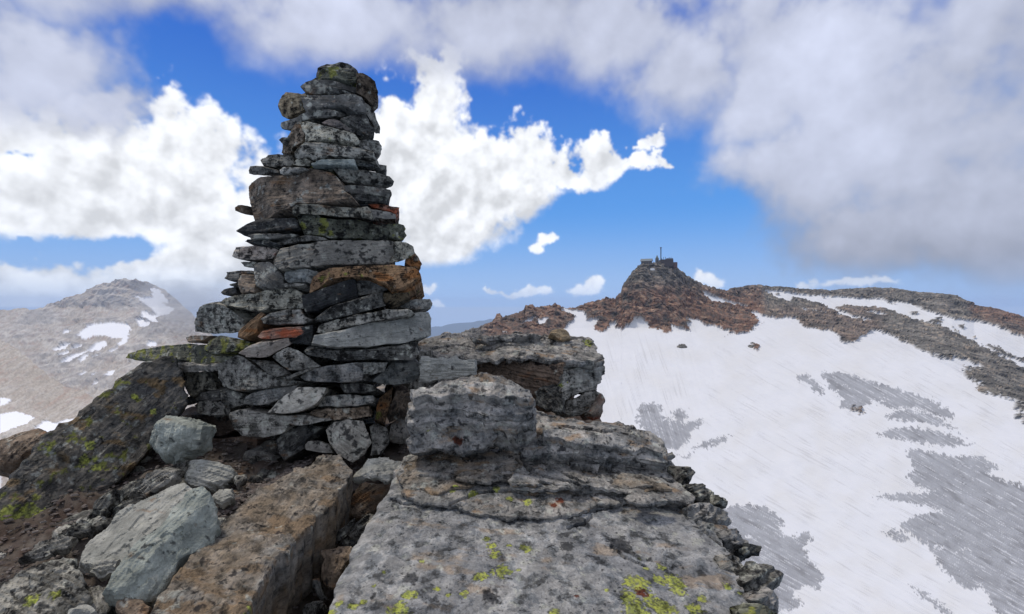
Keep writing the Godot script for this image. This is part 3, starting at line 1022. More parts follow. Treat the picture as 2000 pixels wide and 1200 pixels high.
const YELLOW := [[958, 1067, 9], [966, 1083, 12], [1030, 1073, 12], [1012, 1115, 6], [938, 1128, 13], [980, 1118, 16], [905, 1160, 8], [750, 1118, 6], [824, 1097, 6], [803, 1160, 13], [780, 1190, 20], [855, 1148, 7], [875, 1162, 5], [690, 1182, 9], [709, 1175, 6], [660, 1182, 9], [1246, 1145, 26], [1290, 1133, 14], [1318, 1138, 20], [1325, 1155, 14], [1232, 1168, 20], [1275, 1178, 24], [1300, 1190, 20], [1240, 1196, 26], [1292, 1108, 9], [1263, 1111, 6], [1419, 1147, 10], [1373, 1170, 11], [1360, 1190, 18], [1445, 1160, 6], [1085, 1195, 10], [1185, 1155, 5], [950, 1052, 7], [995, 1066, 6], [730, 1146, 5], [880, 960, 9], [890, 950, 6], [924, 966, 8], [968, 956, 7], [995, 975, 8], [1030, 982, 8], [1248, 1092, 4], [645, 1196, 10], [1060, 1240, 20], [800, 1260, 20]]


func make_outcrop() -> void:
	var root := base("rock_outcrop", Vector3(0.15, EYE.y - 1.1, -2.6))
	tag(root, "broad flat grey bedrock outcrop dotted with yellow-green lichen, right of the cairn", "bedrock")
	var n := Vector3(0.05, 0.986, 0.166)
	var where := at(1050, 1050, 2.42)
	var marks := []
	for y in YELLOW:
		marks.append([y[0], y[1], y[2], 0])
	for y in [[1253, 1163, 13], [1126, 1166, 5], [1093, 981, 9], [1083, 990, 6]]:
		marks.append([y[0], y[1], y[2], 1])
	for y in [[1110, 1068, 14], [1210, 1065, 26], [960, 1165, 22], [800, 1130, 16], [1130, 1020, 22], [1370, 1120, 8]]:
		marks.append([y[0], y[1], y[2], 2])
	var o := rock(root, "slab", PackedVector2Array([Vector2(600, 1420), Vector2(640, 1200), Vector2(655, 1135), Vector2(690, 1060), Vector2(725, 1005), Vector2(762, 950), Vector2(775, 905), Vector2(900, 860), Vector2(1250, 850), Vector2(1310, 880), Vector2(1335, 935), Vector2(1360, 985), Vector2(1400, 1045), Vector2(1430, 1085), Vector2(1452, 1145), Vector2(1466, 1200), Vector2(1500, 1420)]), where, n, 0.5, 0.0052, "slab", {"chips": [[Vector2(1, 0.2).normalized(), 0.06, 0.5], [Vector2(-1, 0).normalized(), 0.04, 0.4]], "rough": 0.006, "layer": 0.001, "bed": n, "pitch": 40.0, "marks": marks, "jag": 0.02, "bevel": 0.006, "facets": 0, "plate": 0.0015, "cracks": [[880, 990, 920, 998, 960, 995, 990, 1005, 1040, 1012, 1080, 1014, 1120, 1008, 1160, 1002, 1195, 992, 1220, 982], [1005, 895, 1035, 920, 1065, 932, 1100, 940, 1145, 952, 1180, 965, 1215, 980], [1050, 900, 1080, 915, 1115, 935, 1145, 945], [1180, 950, 1240, 967, 1290, 975, 1350, 980], [765, 975, 790, 985, 815, 985], [1110, 1032, 1140, 1025, 1155, 1010], [1195, 1070, 1220, 1090, 1260, 1105], [1330, 990, 1360, 1020, 1380, 1045, 1410, 1065]]})
	# broken sheets lying in the bedding of the slab
	var sheets := [
		["sheet", "ledge", [775, 925, 790, 893, 860, 880, 1000, 868, 1150, 870, 1290, 885, 1325, 920, 1345, 955, 1340, 975, 1290, 985, 1230, 975, 1170, 985, 1120, 1003, 1050, 1010, 985, 1012, 930, 1000, 870, 985, 825, 985, 790, 965], 0.05, Vector3(0.05, 0.968, 0.24), 0.034],
		["sheet", "ledge", [1110, 940, 1180, 925, 1260, 930, 1330, 945, 1360, 968, 1350, 980, 1290, 972, 1210, 960], 0.085, Vector3(0.1, 0.96, 0.25), 0.03],
		["sheet", "ochre", [785, 905, 830, 888, 930, 878, 1010, 885, 1020, 910, 960, 935, 900, 950, 850, 965, 800, 955, 778, 935], 0.08, Vector3(-0.03, 0.96, 0.26), 0.03],
		["sheet", "ledge", [1000, 895, 1090, 880, 1200, 885, 1310, 900, 1330, 930, 1250, 935, 1160, 925, 1080, 930, 1030, 920], 0.06, Vector3(0.08, 0.96, 0.24), 0.035],
	]
	# thin broken flakes on the upper half of the slab
	for k in 14:
		var cx := rng.randf_range(830.0, 1270.0)
		var cy := rng.randf_range(885.0, 975.0)
		var hw := rng.randf_range(30.0, 85.0)
		var hh := rng.randf_range(6.0, 15.0)
		var tilt := rng.randf_range(-0.05, 0.22)
		var list := []
		for e in [[-1.0, 0.1], [-0.6, -0.9], [0.1, -1.0], [0.75, -0.7], [1.0, 0.2], [0.5, 0.8], [-0.2, 1.0], [-0.75, 0.7]]:
			var x: float = e[0] * hw * rng.randf_range(0.8, 1.1)
			list.append_array([cx + x, cy + e[1] * hh * rng.randf_range(0.7, 1.2) + x * tilt])
		sheets.append(["flake", "ledge" if k % 3 else "ochre", list, rng.randf_range(0.085, 0.11), Vector3(rng.randf_range(-0.05, 0.1), 0.96, rng.randf_range(0.2, 0.3)), 0.03])
	for s in sheets:
		var p := points(s[2], 0, 0, 1.0)
		var c := middle(p)
		var r := ray(c.x, c.y)
		var t := n.dot(where - EYE) / n.dot(r)
		# the sheet lies s[3] metres above the slab
		t -= s[3] / maxf(-n.dot(r), 0.05)
		rock(root, s[0], p, EYE + r * t, s[4], s[5], 0.007, s[1], {"chips": [], "terrace": 0.0015, "rough": 0.004, "layer": 0.002, "bed": n, "pitch": 60.0, "bevel": 0.003, "jag": 0.04, "taper": 0.02, "facets": 0, "plate": 0.004, "marks": marks, "cracks": [[1005, 895, 1035, 920, 1065, 932, 1100, 940, 1145, 952, 1180, 965, 1215, 980], [1050, 900, 1080, 915, 1115, 935, 1145, 945], [880, 985, 930, 965, 1000, 960, 1060, 970], [820, 930, 870, 935, 930, 925], [1100, 905, 1160, 912, 1230, 908, 1290, 915]]})
	# ledges stepping up behind the slab
	var led := [
		["ledge", "ledge", points([95, 600, 130, 440, 200, 395, 440, 350, 560, 320, 650, 325, 720, 360, 800, 410, 835, 470, 832, 560, 780, 605, 720, 632, 640, 628, 480, 612, 300, 595], 760, 620, 0.34), 2.95, Vector3(-0.08, 0.72, 0.68), 0.22],
		["ledge", "ledge", points([100, 770, 120, 620, 130, 580, 300, 590, 480, 610, 600, 622, 640, 640, 620, 690, 560, 735, 500, 765, 430, 780, 300, 768, 200, 775], 760, 620, 0.34), 2.86, Vector3(-0.05, 0.35, 0.93), 0.3],
		["ledge", "ledge", points([640, 690, 720, 640, 825, 560, 830, 500, 900, 530, 1000, 555, 1230, 585, 1400, 620, 1500, 650, 1570, 690, 1592, 720, 1612, 815, 1500, 795, 1350, 775, 1200, 745, 1080, 775, 980, 745, 900, 725, 740, 752, 655, 725], 760, 620, 0.34), 3.12, Vector3(0.06, 0.86, 0.5), 0.25],
		["ledge", "ledge", points([640, 700, 740, 745, 900, 722, 980, 742, 1080, 772, 1200, 742, 1350, 772, 1500, 792, 1612, 812, 1665, 925, 1500, 960, 1300, 900, 1100, 850, 900, 830, 750, 810, 640, 760], 760, 620, 0.34), 3.02, Vector3(0.06, 0.6, 0.8), 0.25],
	]
	for s in led:
		var p: PackedVector2Array = s[2]
		var c := middle(p)
		rock(root, s[0], p, at(c.x, c.y, s[3]), s[4], s[5], 0.008, s[1], {"chips": [[Vector2(0, -1), 0.12, 0.5]], "terrace": 0.002, "rough": 0.006, "layer": 0.004, "bed": Vector3(0.12, 0.9, 0.35), "pitch": 45.0, "bevel": 0.008, "jag": 0.05, "facets": 3, "plate": 0.007, "cracks": [[812, 780, 870, 785, 930, 792, 985, 800, 1030, 812], [800, 800, 860, 805, 930, 820, 1000, 825], [1000, 850, 1050, 845, 1090, 850, 1095, 835], [1080, 870, 1150, 880, 1220, 885, 1290, 890], [880, 760, 940, 752, 1000, 757], [1100, 830, 1170, 845, 1240, 852]], "marks": [[1235, 864, 7, 0], [835, 838, 6, 0], [840, 822, 6, 0], [905, 750, 5, 0], [985, 757, 5, 1], [895, 860, 9, 1]]})
	for s in [[800, 757, 880, 745, 960, 742, 1035, 760, 1042, 775, 960, 772, 880, 770, 805, 778], [798, 784, 870, 776, 960, 779, 1040, 784, 1040, 800, 1000, 810, 900, 802, 800, 801], [796, 808, 880, 806, 980, 814, 1035, 810, 1010, 832, 900, 828, 795, 824], [1060, 838, 1140, 842, 1230, 848, 1292, 862, 1296, 880, 1200, 872, 1120, 866, 1062, 852], [1010, 862, 1090, 860, 1180, 876, 1290, 888, 1305, 902, 1200, 896, 1090, 884, 1020, 880]]:
		var p := points(s, 0, 0, 1.0)
		var c := middle(p)
		rock(root, "plate", p, at(c.x, c.y, 2.84 if c.x < 1000.0 else 2.96), Vector3(0.02, 0.78, 0.62), 0.12, 0.007, "ledge", {"tone": 1.2, "chips": [[Vector2(0, 1), 0.2, 0.3]], "rough": 0.004, "layer": 0.004, "plate": 0.005, "bevel": 0.003, "jag": 0.03, "bed": Vector3(0.1, 0.9, 0.3), "steep": 0.4})
	# the overhanging block behind
	var b := base("overhanging_block", Vector3(0.1, EYE.y - 0.9, -4.0))
	tag(b, "big angular rock block with a dark overhung face behind the lichened outcrop", "rock")
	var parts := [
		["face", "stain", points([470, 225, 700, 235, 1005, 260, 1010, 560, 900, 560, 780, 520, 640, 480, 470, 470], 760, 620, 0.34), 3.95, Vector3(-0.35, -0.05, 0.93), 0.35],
		["face", "grey", points([1003, 262, 1100, 255, 1230, 230, 1250, 290, 1222, 350, 1215, 382, 1130, 430, 1060, 450, 1018, 470], 760, 620, 0.34), 3.93, Vector3(0.55, 0.3, 0.78), 0.35],
		["cap", "ledge", points([100, 150, 190, 112, 260, 102, 380, 97, 500, 102, 640, 88, 850, 78, 1000, 85, 1090, 90, 1170, 112, 1192, 165, 1225, 215, 1240, 250, 1100, 262, 1000, 258, 860, 246, 700, 240, 560, 225, 400, 215, 180, 205], 760, 620, 0.34), 4.05, Vector3(0.0, 0.9, 0.42), 0.05],
		["sheet", "ledge", points([465, 128, 640, 100, 850, 80, 880, 92, 700, 120, 560, 140, 480, 145], 760, 620, 0.34), 4.1, Vector3(0.0, 0.8, 0.6), 0.05],
	]
	for s in parts:
		var p: PackedVector2Array = s[2]
		var c := middle(p)
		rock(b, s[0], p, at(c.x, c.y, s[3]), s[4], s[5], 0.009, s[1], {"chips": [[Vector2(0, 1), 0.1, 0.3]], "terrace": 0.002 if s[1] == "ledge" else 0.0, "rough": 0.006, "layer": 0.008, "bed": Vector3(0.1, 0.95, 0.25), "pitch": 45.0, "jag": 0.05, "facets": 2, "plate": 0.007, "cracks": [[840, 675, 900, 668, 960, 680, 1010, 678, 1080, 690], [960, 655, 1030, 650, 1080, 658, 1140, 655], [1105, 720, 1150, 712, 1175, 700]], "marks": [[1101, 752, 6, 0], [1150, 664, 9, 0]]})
	for s in [
		["dark grey broken stone under the overhanging block", "grey", [1020, 475, 1120, 440, 1190, 410, 1225, 440, 1245, 470, 1220, 520, 1150, 545, 1060, 560, 1005, 545], 3.85, Vector3(0.2, 0.3, 0.9)],
		["rust-red stone at the right foot of the overhanging block", "red", [1150, 545, 1225, 440, 1250, 470, 1225, 575, 1180, 575], 3.8, Vector3(0.3, 0.3, 0.9)],
		["dark stone wedged in the hollow below the overhung face", "dark", [835, 430, 880, 385, 950, 380, 1000, 420, 1005, 545, 900, 530, 845, 500], 3.8, Vector3(-0.2, 0.3, 0.9)],
		["small dark-faced stone resting on top of the overhanging block", "tan", [930, 75, 990, 55, 1030, 78, 1045, 95, 1045, 118, 975, 125, 960, 110, 925, 95], 4.15, Vector3(0.1, 0.4, 0.9)],
		["square pale stone wedged between cairn and overhanging block", "pale", [180, 230, 300, 228, 490, 240, 487, 325, 380, 345, 250, 365, 160, 375, 170, 300], 3.35, Vector3(0.0, 0.15, 0.98)],
	]:
		loose(s[0], s[1], points(s[2], 760, 620, 0.34), s[3], s[4], 0.22)


func loose(label: String, look: String, p: PackedVector2Array, d: float, n: Vector3, thick: float, called := "stone", o := {}) -> MeshInstance3D:
	var c := middle(p)
	var r := rock(self, called, p, at(c.x, c.y, d), n, thick, clampf(d * 0.0026, 0.006, 0.011), look, o)
	tag(r, label, "rock")
	return r


# ------------------------------------------------------------------ the cairn

const EDGE_L := [[125, 600], [200, 545], [300, 490], [400, 462], [500, 450], [600, 425], [690, 380], [760, 400], [870, 450]]
const EDGE_R := [[125, 735], [200, 738], [300, 742], [400, 775], [500, 815], [600, 845], [690, 845], [760, 825], [870, 800]]

const TOP := [
	["moss", [740, 190, 790, 150, 890, 125, 925, 100, 985, 125, 1030, 155, 1085, 155, 1110, 195, 1100, 235, 1050, 250, 960, 215, 860, 215, 770, 210]],
	["dark", [1100, 165, 1150, 160, 1200, 185, 1250, 230, 1272, 320, 1265, 390, 1235, 422, 1205, 405, 1175, 370, 1105, 325, 1100, 270, 1110, 215]],
	["dark", [657, 270, 700, 230, 760, 212, 860, 212, 960, 220, 1050, 250, 1100, 268, 1095, 310, 1060, 315, 960, 300, 870, 265, 862, 335, 740, 340, 715, 320]],
	["dark", [865, 262, 940, 285, 1000, 305, 1060, 318, 1040, 335, 865, 340]],
	["tan", [478, 430, 500, 370, 545, 312, 600, 315, 700, 335, 720, 345, 665, 385, 680, 440, 690, 460, 540, 530, 490, 505]],
	["dark", [665, 360, 720, 343, 870, 342, 1040, 330, 1075, 322, 1150, 355, 1175, 400, 1165, 460, 1080, 465, 1000, 425, 870, 440, 780, 455, 720, 470, 690, 440, 680, 390]],
	["dark", [493, 575, 500, 555, 620, 515, 700, 475, 790, 452, 880, 445, 935, 455, 940, 500, 860, 520, 760, 515, 680, 545, 600, 600, 560, 618, 500, 610]],
	["pink", [832, 555, 880, 525, 930, 522, 1000, 550, 1080, 580, 1102, 615, 1085, 640, 960, 605, 870, 575]],
	["dark", [975, 525, 1060, 480, 1150, 475, 1200, 530, 1215, 600, 1240, 660, 1200, 665, 1100, 600, 1010, 550]],
	["grey", [1170, 390, 1240, 460, 1255, 530, 1285, 583, 1240, 590, 1205, 530, 1165, 460]],
	["dark", [1100, 600, 1200, 560, 1245, 600, 1243, 675, 1180, 672, 1110, 650]],
	["brown", [510, 805, 530, 735, 580, 640, 630, 555, 655, 545, 690, 620, 705, 655, 690, 710, 610, 760, 590, 810]],
	["lichen", [655, 545, 720, 540, 860, 580, 960, 610, 1090, 645, 1125, 690, 1100, 720, 870, 702, 695, 705, 703, 650]],
	["dark", [495, 690, 520, 668, 575, 665, 560, 700, 530, 735]],
	["grey", [1120, 695, 1200, 675, 1280, 700, 1302, 740, 1295, 800, 1250, 860, 1240, 790, 1115, 752, 1100, 722]],
	["spot", [610, 780, 640, 750, 690, 705, 760, 700, 880, 712, 1000, 735, 1120, 755, 1240, 790, 1240, 832, 1090, 832, 900, 822, 750, 850, 720, 822, 640, 840, 610, 820]],
	["spot", [355, 855, 420, 810, 500, 800, 600, 810, 612, 870, 580, 895, 480, 905, 470, 915, 375, 900]],
	["lichen", [600, 890, 640, 835, 700, 820, 735, 860, 720, 905, 650, 905]],
	["green", [740, 868, 850, 842, 1085, 832, 1100, 870, 1095, 902, 960, 897, 760, 885]],
	["dark", [1095, 835, 1240, 835, 1250, 870, 1245, 908, 1180, 912, 1100, 897]],
	["dark", [1250, 872, 1340, 888, 1340, 920, 1325, 955, 1250, 925]],
	["grey", [255, 960, 265, 890, 320, 888, 400, 905, 470, 925, 492, 955, 400, 968, 300, 975]],
	["grey", [490, 920, 530, 898, 600, 898, 690, 905, 730, 920, 640, 948, 560, 965, 500, 960]],
	["brown", [175, 1040, 185, 1000, 230, 985, 350, 972, 500, 967, 620, 952, 700, 922, 750, 910, 850, 930, 920, 950, 975, 1000, 1000, 1080, 1060, 1120, 1072, 1145, 980, 1160, 900, 1182, 700, 1192, 640, 1190, 560, 1230, 400, 1280, 230, 1304, 200, 1200, 178, 1100]],
	["moss", [730, 897, 800, 880, 880, 885, 922, 910, 910, 942, 850, 930, 760, 912]],
	["spot", [920, 905, 1050, 910, 1240, 935, 1370, 975, 1402, 1020, 1395, 1052, 1360, 1067, 1200, 1052, 1080, 1037, 990, 1018, 960, 970]],
	["dark", [995, 1050, 1060, 1036, 1200, 1052, 1370, 1075, 1382, 1110, 1350, 1140, 1200, 1112, 1060, 1112, 1010, 1092]],
	["dark", [1050, 1120, 1200, 1112, 1320, 1130, 1347, 1170, 1340, 1192, 1200, 1182, 1080, 1172]],
	["brown", [155, 1225, 180, 1195, 205, 1200, 218, 1278, 165, 1250]],
]
const WAIST := [
	["lichen", [590, 100, 610, 75, 690, 65, 850, 80, 1000, 95, 1100, 100, 1185, 85, 1215, 120, 1228, 180, 1220, 205, 1100, 182, 960, 182, 840, 162, 640, 152, 610, 175, 595, 150]],
	["slate", [990, 65, 1100, 58, 1200, 80, 1110, 102, 1000, 100]],
	["red", [1190, 65, 1300, 65, 1400, 90, 1443, 95, 1425, 130, 1410, 155, 1330, 127, 1220, 92]],
	["grey", [1215, 108, 1330, 128, 1420, 155, 1425, 192, 1330, 200, 1250, 180, 1235, 212]],
	["dark", [1070, 10, 1200, 0, 1330, 10, 1352, 50, 1340, 72, 1200, 58, 1080, 42]],
	["dark", [145, 275, 200, 240, 350, 185, 500, 172, 630, 180, 650, 210, 655, 268, 560, 278, 400, 300, 250, 298, 160, 296]],
	["dark", [245, 310, 300, 298, 450, 302, 640, 305, 600, 332, 500, 342, 420, 354, 270, 348]],
	["slate", [197, 345, 270, 345, 420, 355, 470, 370, 430, 398, 330, 392, 240, 367]],
	["grey", [430, 402, 500, 360, 640, 325, 720, 310, 830, 325, 862, 347, 750, 362, 600, 382, 470, 402]],
	["moss", [635, 155, 800, 150, 830, 180, 1000, 195, 1200, 200, 1290, 225, 1330, 230, 1340, 290, 1300, 332, 1100, 347, 900, 350, 840, 327, 740, 322, 690, 312, 650, 220]],
	["moss", [1300, 225, 1400, 220, 1480, 225, 1497, 260, 1480, 290, 1500, 325, 1475, 357, 1420, 367, 1350, 347, 1320, 290]],
	["pink", [118, 480, 160, 405, 300, 395, 460, 410, 490, 430, 450, 502, 330, 522, 230, 512, 140, 497]],
	["spot", [435, 500, 490, 400, 640, 387, 860, 357, 1100, 347, 1350, 337, 1395, 345, 1412, 380, 1410, 470, 1360, 532, 1100, 552, 900, 552, 740, 572, 490, 580, 440, 530]],
	["lichen", [1400, 360, 1500, 365, 1560, 400, 1565, 440, 1570, 490, 1510, 502, 1470, 522, 1410, 537, 1360, 542, 1410, 470]],
	["orange", [1490, 490, 1565, 450, 1590, 490, 1618, 545, 1595, 587, 1540, 572, 1480, 527]],
	["orange", [725, 640, 750, 600, 810, 560, 870, 555, 1000, 557, 1200, 549, 1400, 538, 1560, 562, 1595, 590, 1608, 620, 1540, 690, 1440, 745, 1370, 750, 1330, 700, 1200, 648, 1060, 642, 900, 657, 760, 722, 712, 757, 712, 690]],
	["dark", [190, 525, 310, 520, 300, 577, 230, 567]],
	["dark", [62, 660, 80, 600, 180, 587, 290, 587, 300, 612, 190, 617, 185, 667, 100, 672]],
	["grey", [175, 775, 165, 730, 190, 640, 210, 615, 300, 620, 320, 700, 300, 772]],
	["dark", [300, 560, 340, 525, 430, 520, 490, 582, 520, 640, 510, 702, 420, 727, 320, 727, 305, 650]],
	["dark", [510, 590, 700, 572, 770, 577, 720, 642, 715, 692, 560, 692, 520, 642]],
	["grey", [520, 690, 640, 690, 700, 692, 620, 724, 540, 724]],
	["dark", [40, 770, 60, 740, 165, 710, 170, 777, 60, 792]],
	["dark", [110, 700, 170, 685, 170, 710, 120, 720]],
	["lichen", [0, 835, 60, 800, 180, 780, 320, 770, 350, 755, 480, 727, 620, 727, 670, 760, 690, 830, 685, 892, 560, 902, 420, 907, 320, 922, 200, 892, 60, 862]],
	["slate", [672, 790, 740, 770, 900, 710, 1060, 645, 1095, 645, 1112, 800, 900, 872, 800, 912, 700, 924, 680, 860]],
	["spot", [1095, 645, 1110, 643, 1250, 680, 1345, 720, 1352, 747, 1280, 772, 1112, 802]],
	["dark", [765, 985, 840, 920, 900, 880, 1100, 810, 1290, 762, 1300, 850, 1330, 872, 1150, 922, 1000, 962, 850, 1002, 790, 1007]],
	["tan", [1285, 765, 1400, 758, 1510, 745, 1520, 800, 1430, 852, 1390, 877, 1330, 872, 1295, 840]],
	["spot", [1420, 850, 1520, 820, 1680, 810, 1700, 850, 1690, 887, 1560, 907, 1525, 897, 1400, 882]],
	["spot", [760, 1075, 790, 1025, 950, 975, 1150, 930, 1350, 890, 1510, 885, 1527, 905, 1500, 932, 1300, 982, 1100, 1022, 950, 1062, 820, 1097]],
	["pale", [748, 1170, 770, 1100, 950, 1067, 1150, 1017, 1350, 977, 1500, 937, 1620, 900, 1690, 895, 1712, 950, 1712, 1090, 1600, 1132, 1460, 1167, 1320, 1177, 1200, 1200, 900, 1197]],
]
const FOOTING := [
	["spot", [445, 270, 480, 150, 500, 110, 570, 85, 640, 105, 740, 190, 755, 240, 700, 272, 560, 277]],
	["orange", [700, 290, 730, 240, 790, 185, 850, 140, 868, 150, 830, 220, 830, 265, 760, 302]],
	["grey", [838, 185, 900, 150, 1000, 125, 1080, 125, 1100, 170, 1150, 195, 1100, 222, 950, 224, 860, 217]],
	["red", [820, 290, 850, 250, 1000, 230, 1090, 225, 1112, 260, 1060, 297, 960, 300, 850, 307]],
	["slate", [1080, 230, 1150, 215, 1150, 290, 1140, 342, 1030, 332, 1000, 302, 1090, 270]],
	["brown", [405, 290, 450, 275, 560, 277, 520, 312, 420, 327]],
	["moss", [515, 340, 530, 295, 600, 275, 700, 290, 755, 310, 758, 347, 680, 377, 600, 394, 560, 392, 520, 367]],
	["pink", [720, 385, 780, 340, 860, 315, 990, 298, 1003, 340, 900, 405, 870, 414, 770, 412]],
	["moss", [25, 405, 60, 370, 200, 345, 400, 325, 520, 325, 520, 370, 580, 395, 680, 380, 700, 392, 600, 437, 480, 447, 360, 417, 240, 422, 120, 422]],
	["grey", [545, 520, 560, 480, 620, 430, 720, 387, 770, 415, 880, 500, 960, 530, 1030, 542, 980, 562, 850, 592, 720, 607, 600, 577]],
	["grey", [790, 415, 900, 412, 980, 470, 1010, 502, 940, 527, 880, 497]],
	["grey", [910, 402, 960, 370, 1010, 342, 1070, 365, 1130, 410, 1180, 452, 1090, 482, 1000, 482, 960, 450]],
	["grey", [970, 532, 1080, 484, 1180, 455, 1060, 510, 1010, 545]],
	["dark", [1090, 372, 1200, 362, 1380, 370, 1560, 352, 1680, 335, 1750, 350, 1767, 385, 1730, 432, 1600, 432, 1470, 422, 1300, 437, 1200, 417, 1110, 397]],
	["grey", [1055, 520, 1120, 480, 1250, 447, 1440, 430, 1447, 480, 1430, 542, 1300, 557, 1180, 552, 1090, 542]],
	["grey", [1440, 430, 1582, 430, 1560, 492, 1490, 512, 1440, 507]],
	["pale", [1490, 550, 1560, 482, 1600, 437, 1740, 432, 1787, 470, 1750, 542, 1700, 567, 1560, 572]],
	["dark", [1300, 560, 1430, 545, 1500, 567, 1507, 600, 1450, 620, 1330, 617]],
	["lichen", [360, 480, 460, 485, 560, 480, 590, 560, 602, 600, 500, 602, 470, 642, 420, 637, 375, 560]],
	["grey", [440, 680, 500, 655, 600, 645, 662, 690, 667, 740, 560, 747, 470, 727]],
	["dark", [605, 590, 680, 590, 740, 610, 790, 642, 730, 692, 640, 707, 610, 660]],
	["grey", [790, 612, 900, 582, 1035, 575, 1000, 622, 900, 682, 780, 695, 725, 685]],
	["spot", [885, 730, 960, 642, 1060, 570, 1222, 575, 1212, 610, 1160, 682, 1080, 722, 980, 737]],
	["spot", [1170, 692, 1200, 625, 1300, 615, 1490, 620, 1492, 672, 1400, 692]],
	["brown", [1110, 760, 1140, 710, 1300, 697, 1470, 685, 1484, 747, 1380, 767, 1200, 777]],
	["grey", [665, 750, 670, 720, 750, 700, 850, 720, 960, 740, 1100, 735, 1240, 772, 1130, 792, 1030, 802, 970, 852, 880, 872, 740, 867, 690, 822]],
	["dark", [930, 880, 1000, 810, 1130, 782, 1160, 792, 1210, 792, 1110, 882, 1100, 932, 980, 1007, 950, 960]],
	["spot", [1220, 830, 1270, 780, 1350, 760, 1440, 770, 1470, 850, 1490, 902, 1450, 972, 1380, 1022, 1290, 972, 1240, 902]],
	["grey", [1095, 920, 1120, 885, 1180, 880, 1250, 910, 1262, 962, 1180, 957, 1110, 942]],
	["grey", [1470, 800, 1510, 770, 1580, 820, 1582, 900, 1530, 972, 1480, 977, 1492, 900]],
	["dark", [1505, 770, 1530, 640, 1610, 570, 1602, 650, 1572, 740, 1560, 792]],
	["brown", [1570, 742, 1630, 590, 1700, 590, 1742, 660, 1737, 742, 1660, 752, 1590, 792]],
	["grey", [1582, 880, 1600, 780, 1650, 750, 1712, 770, 1702, 912, 1620, 907]],
	["grey", [735, 1002, 740, 950, 820, 935, 900, 945, 952, 985, 880, 1042, 760, 1057]],
	["dark", [840, 912, 880, 880, 935, 880, 947, 972, 900, 950]],
	["stain", [350, 972, 430, 905, 560, 870, 740, 860, 780, 882, 770, 962, 730, 1012, 600, 1012, 450, 992, 380, 987]],
	["grey", [325, 442, 420, 430, 520, 450, 610, 440, 600, 492, 470, 498, 350, 490]],
	["dark", [410, 640, 470, 612, 560, 596, 625, 596, 620, 655, 500, 668, 430, 690]],
	["stain", [380, 740, 470, 730, 660, 745, 690, 830, 640, 860, 520, 870, 440, 850]],
]


func make_cairn() -> void:
	var root := base("stone_cairn", Vector3(-1.35, ground_y(-1.35, -3.6), -3.6))
	tag(root, "tall tapering dry-stone cairn of grey lichen-spotted slabs on the summit", "cairn")
	for set_ in [[TOP, 420.0, 100.0, 0.25], [WAIST, 420.0, 380.0, 0.25], [FOOTING, 220.0, 560.0, 0.34]]:
		for s in set_[0]:
			var p := points(s[1], set_[1], set_[2], set_[3])
			# open joints of a few millimetres between the courses
			var c := middle(p)
			var tall := 0.0
			for v in p:
				tall = maxf(tall, absf(v.y - c.y))
			for i in p.size():
				p[i] = c + (p[i] - c) * Vector2(0.99, clampf(1.0 - 1.9 / tall, 0.8, 1.0))
			var l := table(EDGE_L, c.y)
			var r := table(EDGE_R, c.y)
			var side := clampf((c.x - (l + r) * 0.5) / ((r - l) * 0.5), -1.15, 1.15)
			var half := (r - l) * 0.5 * 0.0037
			var d := 3.9 - 0.8 * half * sqrt(maxf(0.0, 1.0 - side * side * 0.85)) + rng.randf_range(-0.045, 0.045)
			var n := Vector3(side * 0.45 + rng.randf_range(-0.2, 0.2), rng.randf_range(-0.22, 0.42), 1.0)
			var look: String = s[0]
			if look in ["dark", "grey"] and rng.randf() < 0.14:
				look = ["brown", "orange", "pale"][rng.randi() % 3]
			var cuts := []
			for k in 1 + rng.randi() % 3:
				cuts.append([Vector2.from_angle(rng.randf() * TAU), rng.randf_range(0.05, 0.3), rng.randf_range(0.2, 0.9)])
			rock(root, "stone", p, at(c.x, c.y, d), n, clampf(half * rng.randf_range(0.5, 0.8), 0.16, 0.5), 0.0072, look, {"chips": cuts, "skin": ["", "speck_fine", "slab", "plain"][rng.randi() % 4], "jag": 0.008, "layer": 0.0035, "rough": 0.002, "plate": 0.004, "bevel": 0.003, "steep": 0.45, "tone": rng.randf_range(0.55, 1.25)})
	for p in [[755, 690, 840, 684, 855, 740, 848, 800, 790, 830, 750, 780], [395, 705, 470, 690, 500, 760, 480, 830, 420, 820, 400, 760]]:
		var q := points(p, 0, 0, 1.0)
		var c := middle(q)
		rock(root, "core_stone", q, at(c.x, c.y, 3.85), Vector3(0, 0.1, 1), 0.3, 0.015, "grey", {"chips": []})
	# stones of the heart of the cairn, seen only through the gaps
	for k in 15:
		var y := 150.0 + k * 50.0
		var l := table(EDGE_L, y)
		var r := table(EDGE_R, y)
		var m := (l + r) * 0.5
		var w := (r - l) * 0.5 * 0.55
		var p := PackedVector2Array()
		for e in [[-1.0, -0.7], [-0.5, -1.0], [0.4, -0.95], [1.0, -0.6], [0.95, 0.7], [0.3, 1.0], [-0.6, 0.95], [-0.95, 0.5]]:
			p.append(Vector2(m + e[0] * w + rng.randf_range(-8, 8), y + e[1] * 27.0))
		rock(root, "core_stone", p, at(m, y, 3.78), Vector3(0, 0, 1), 0.45, 0.02, "dark", {"chips": []})


# ------------------------------------------------------------------ stones lying about

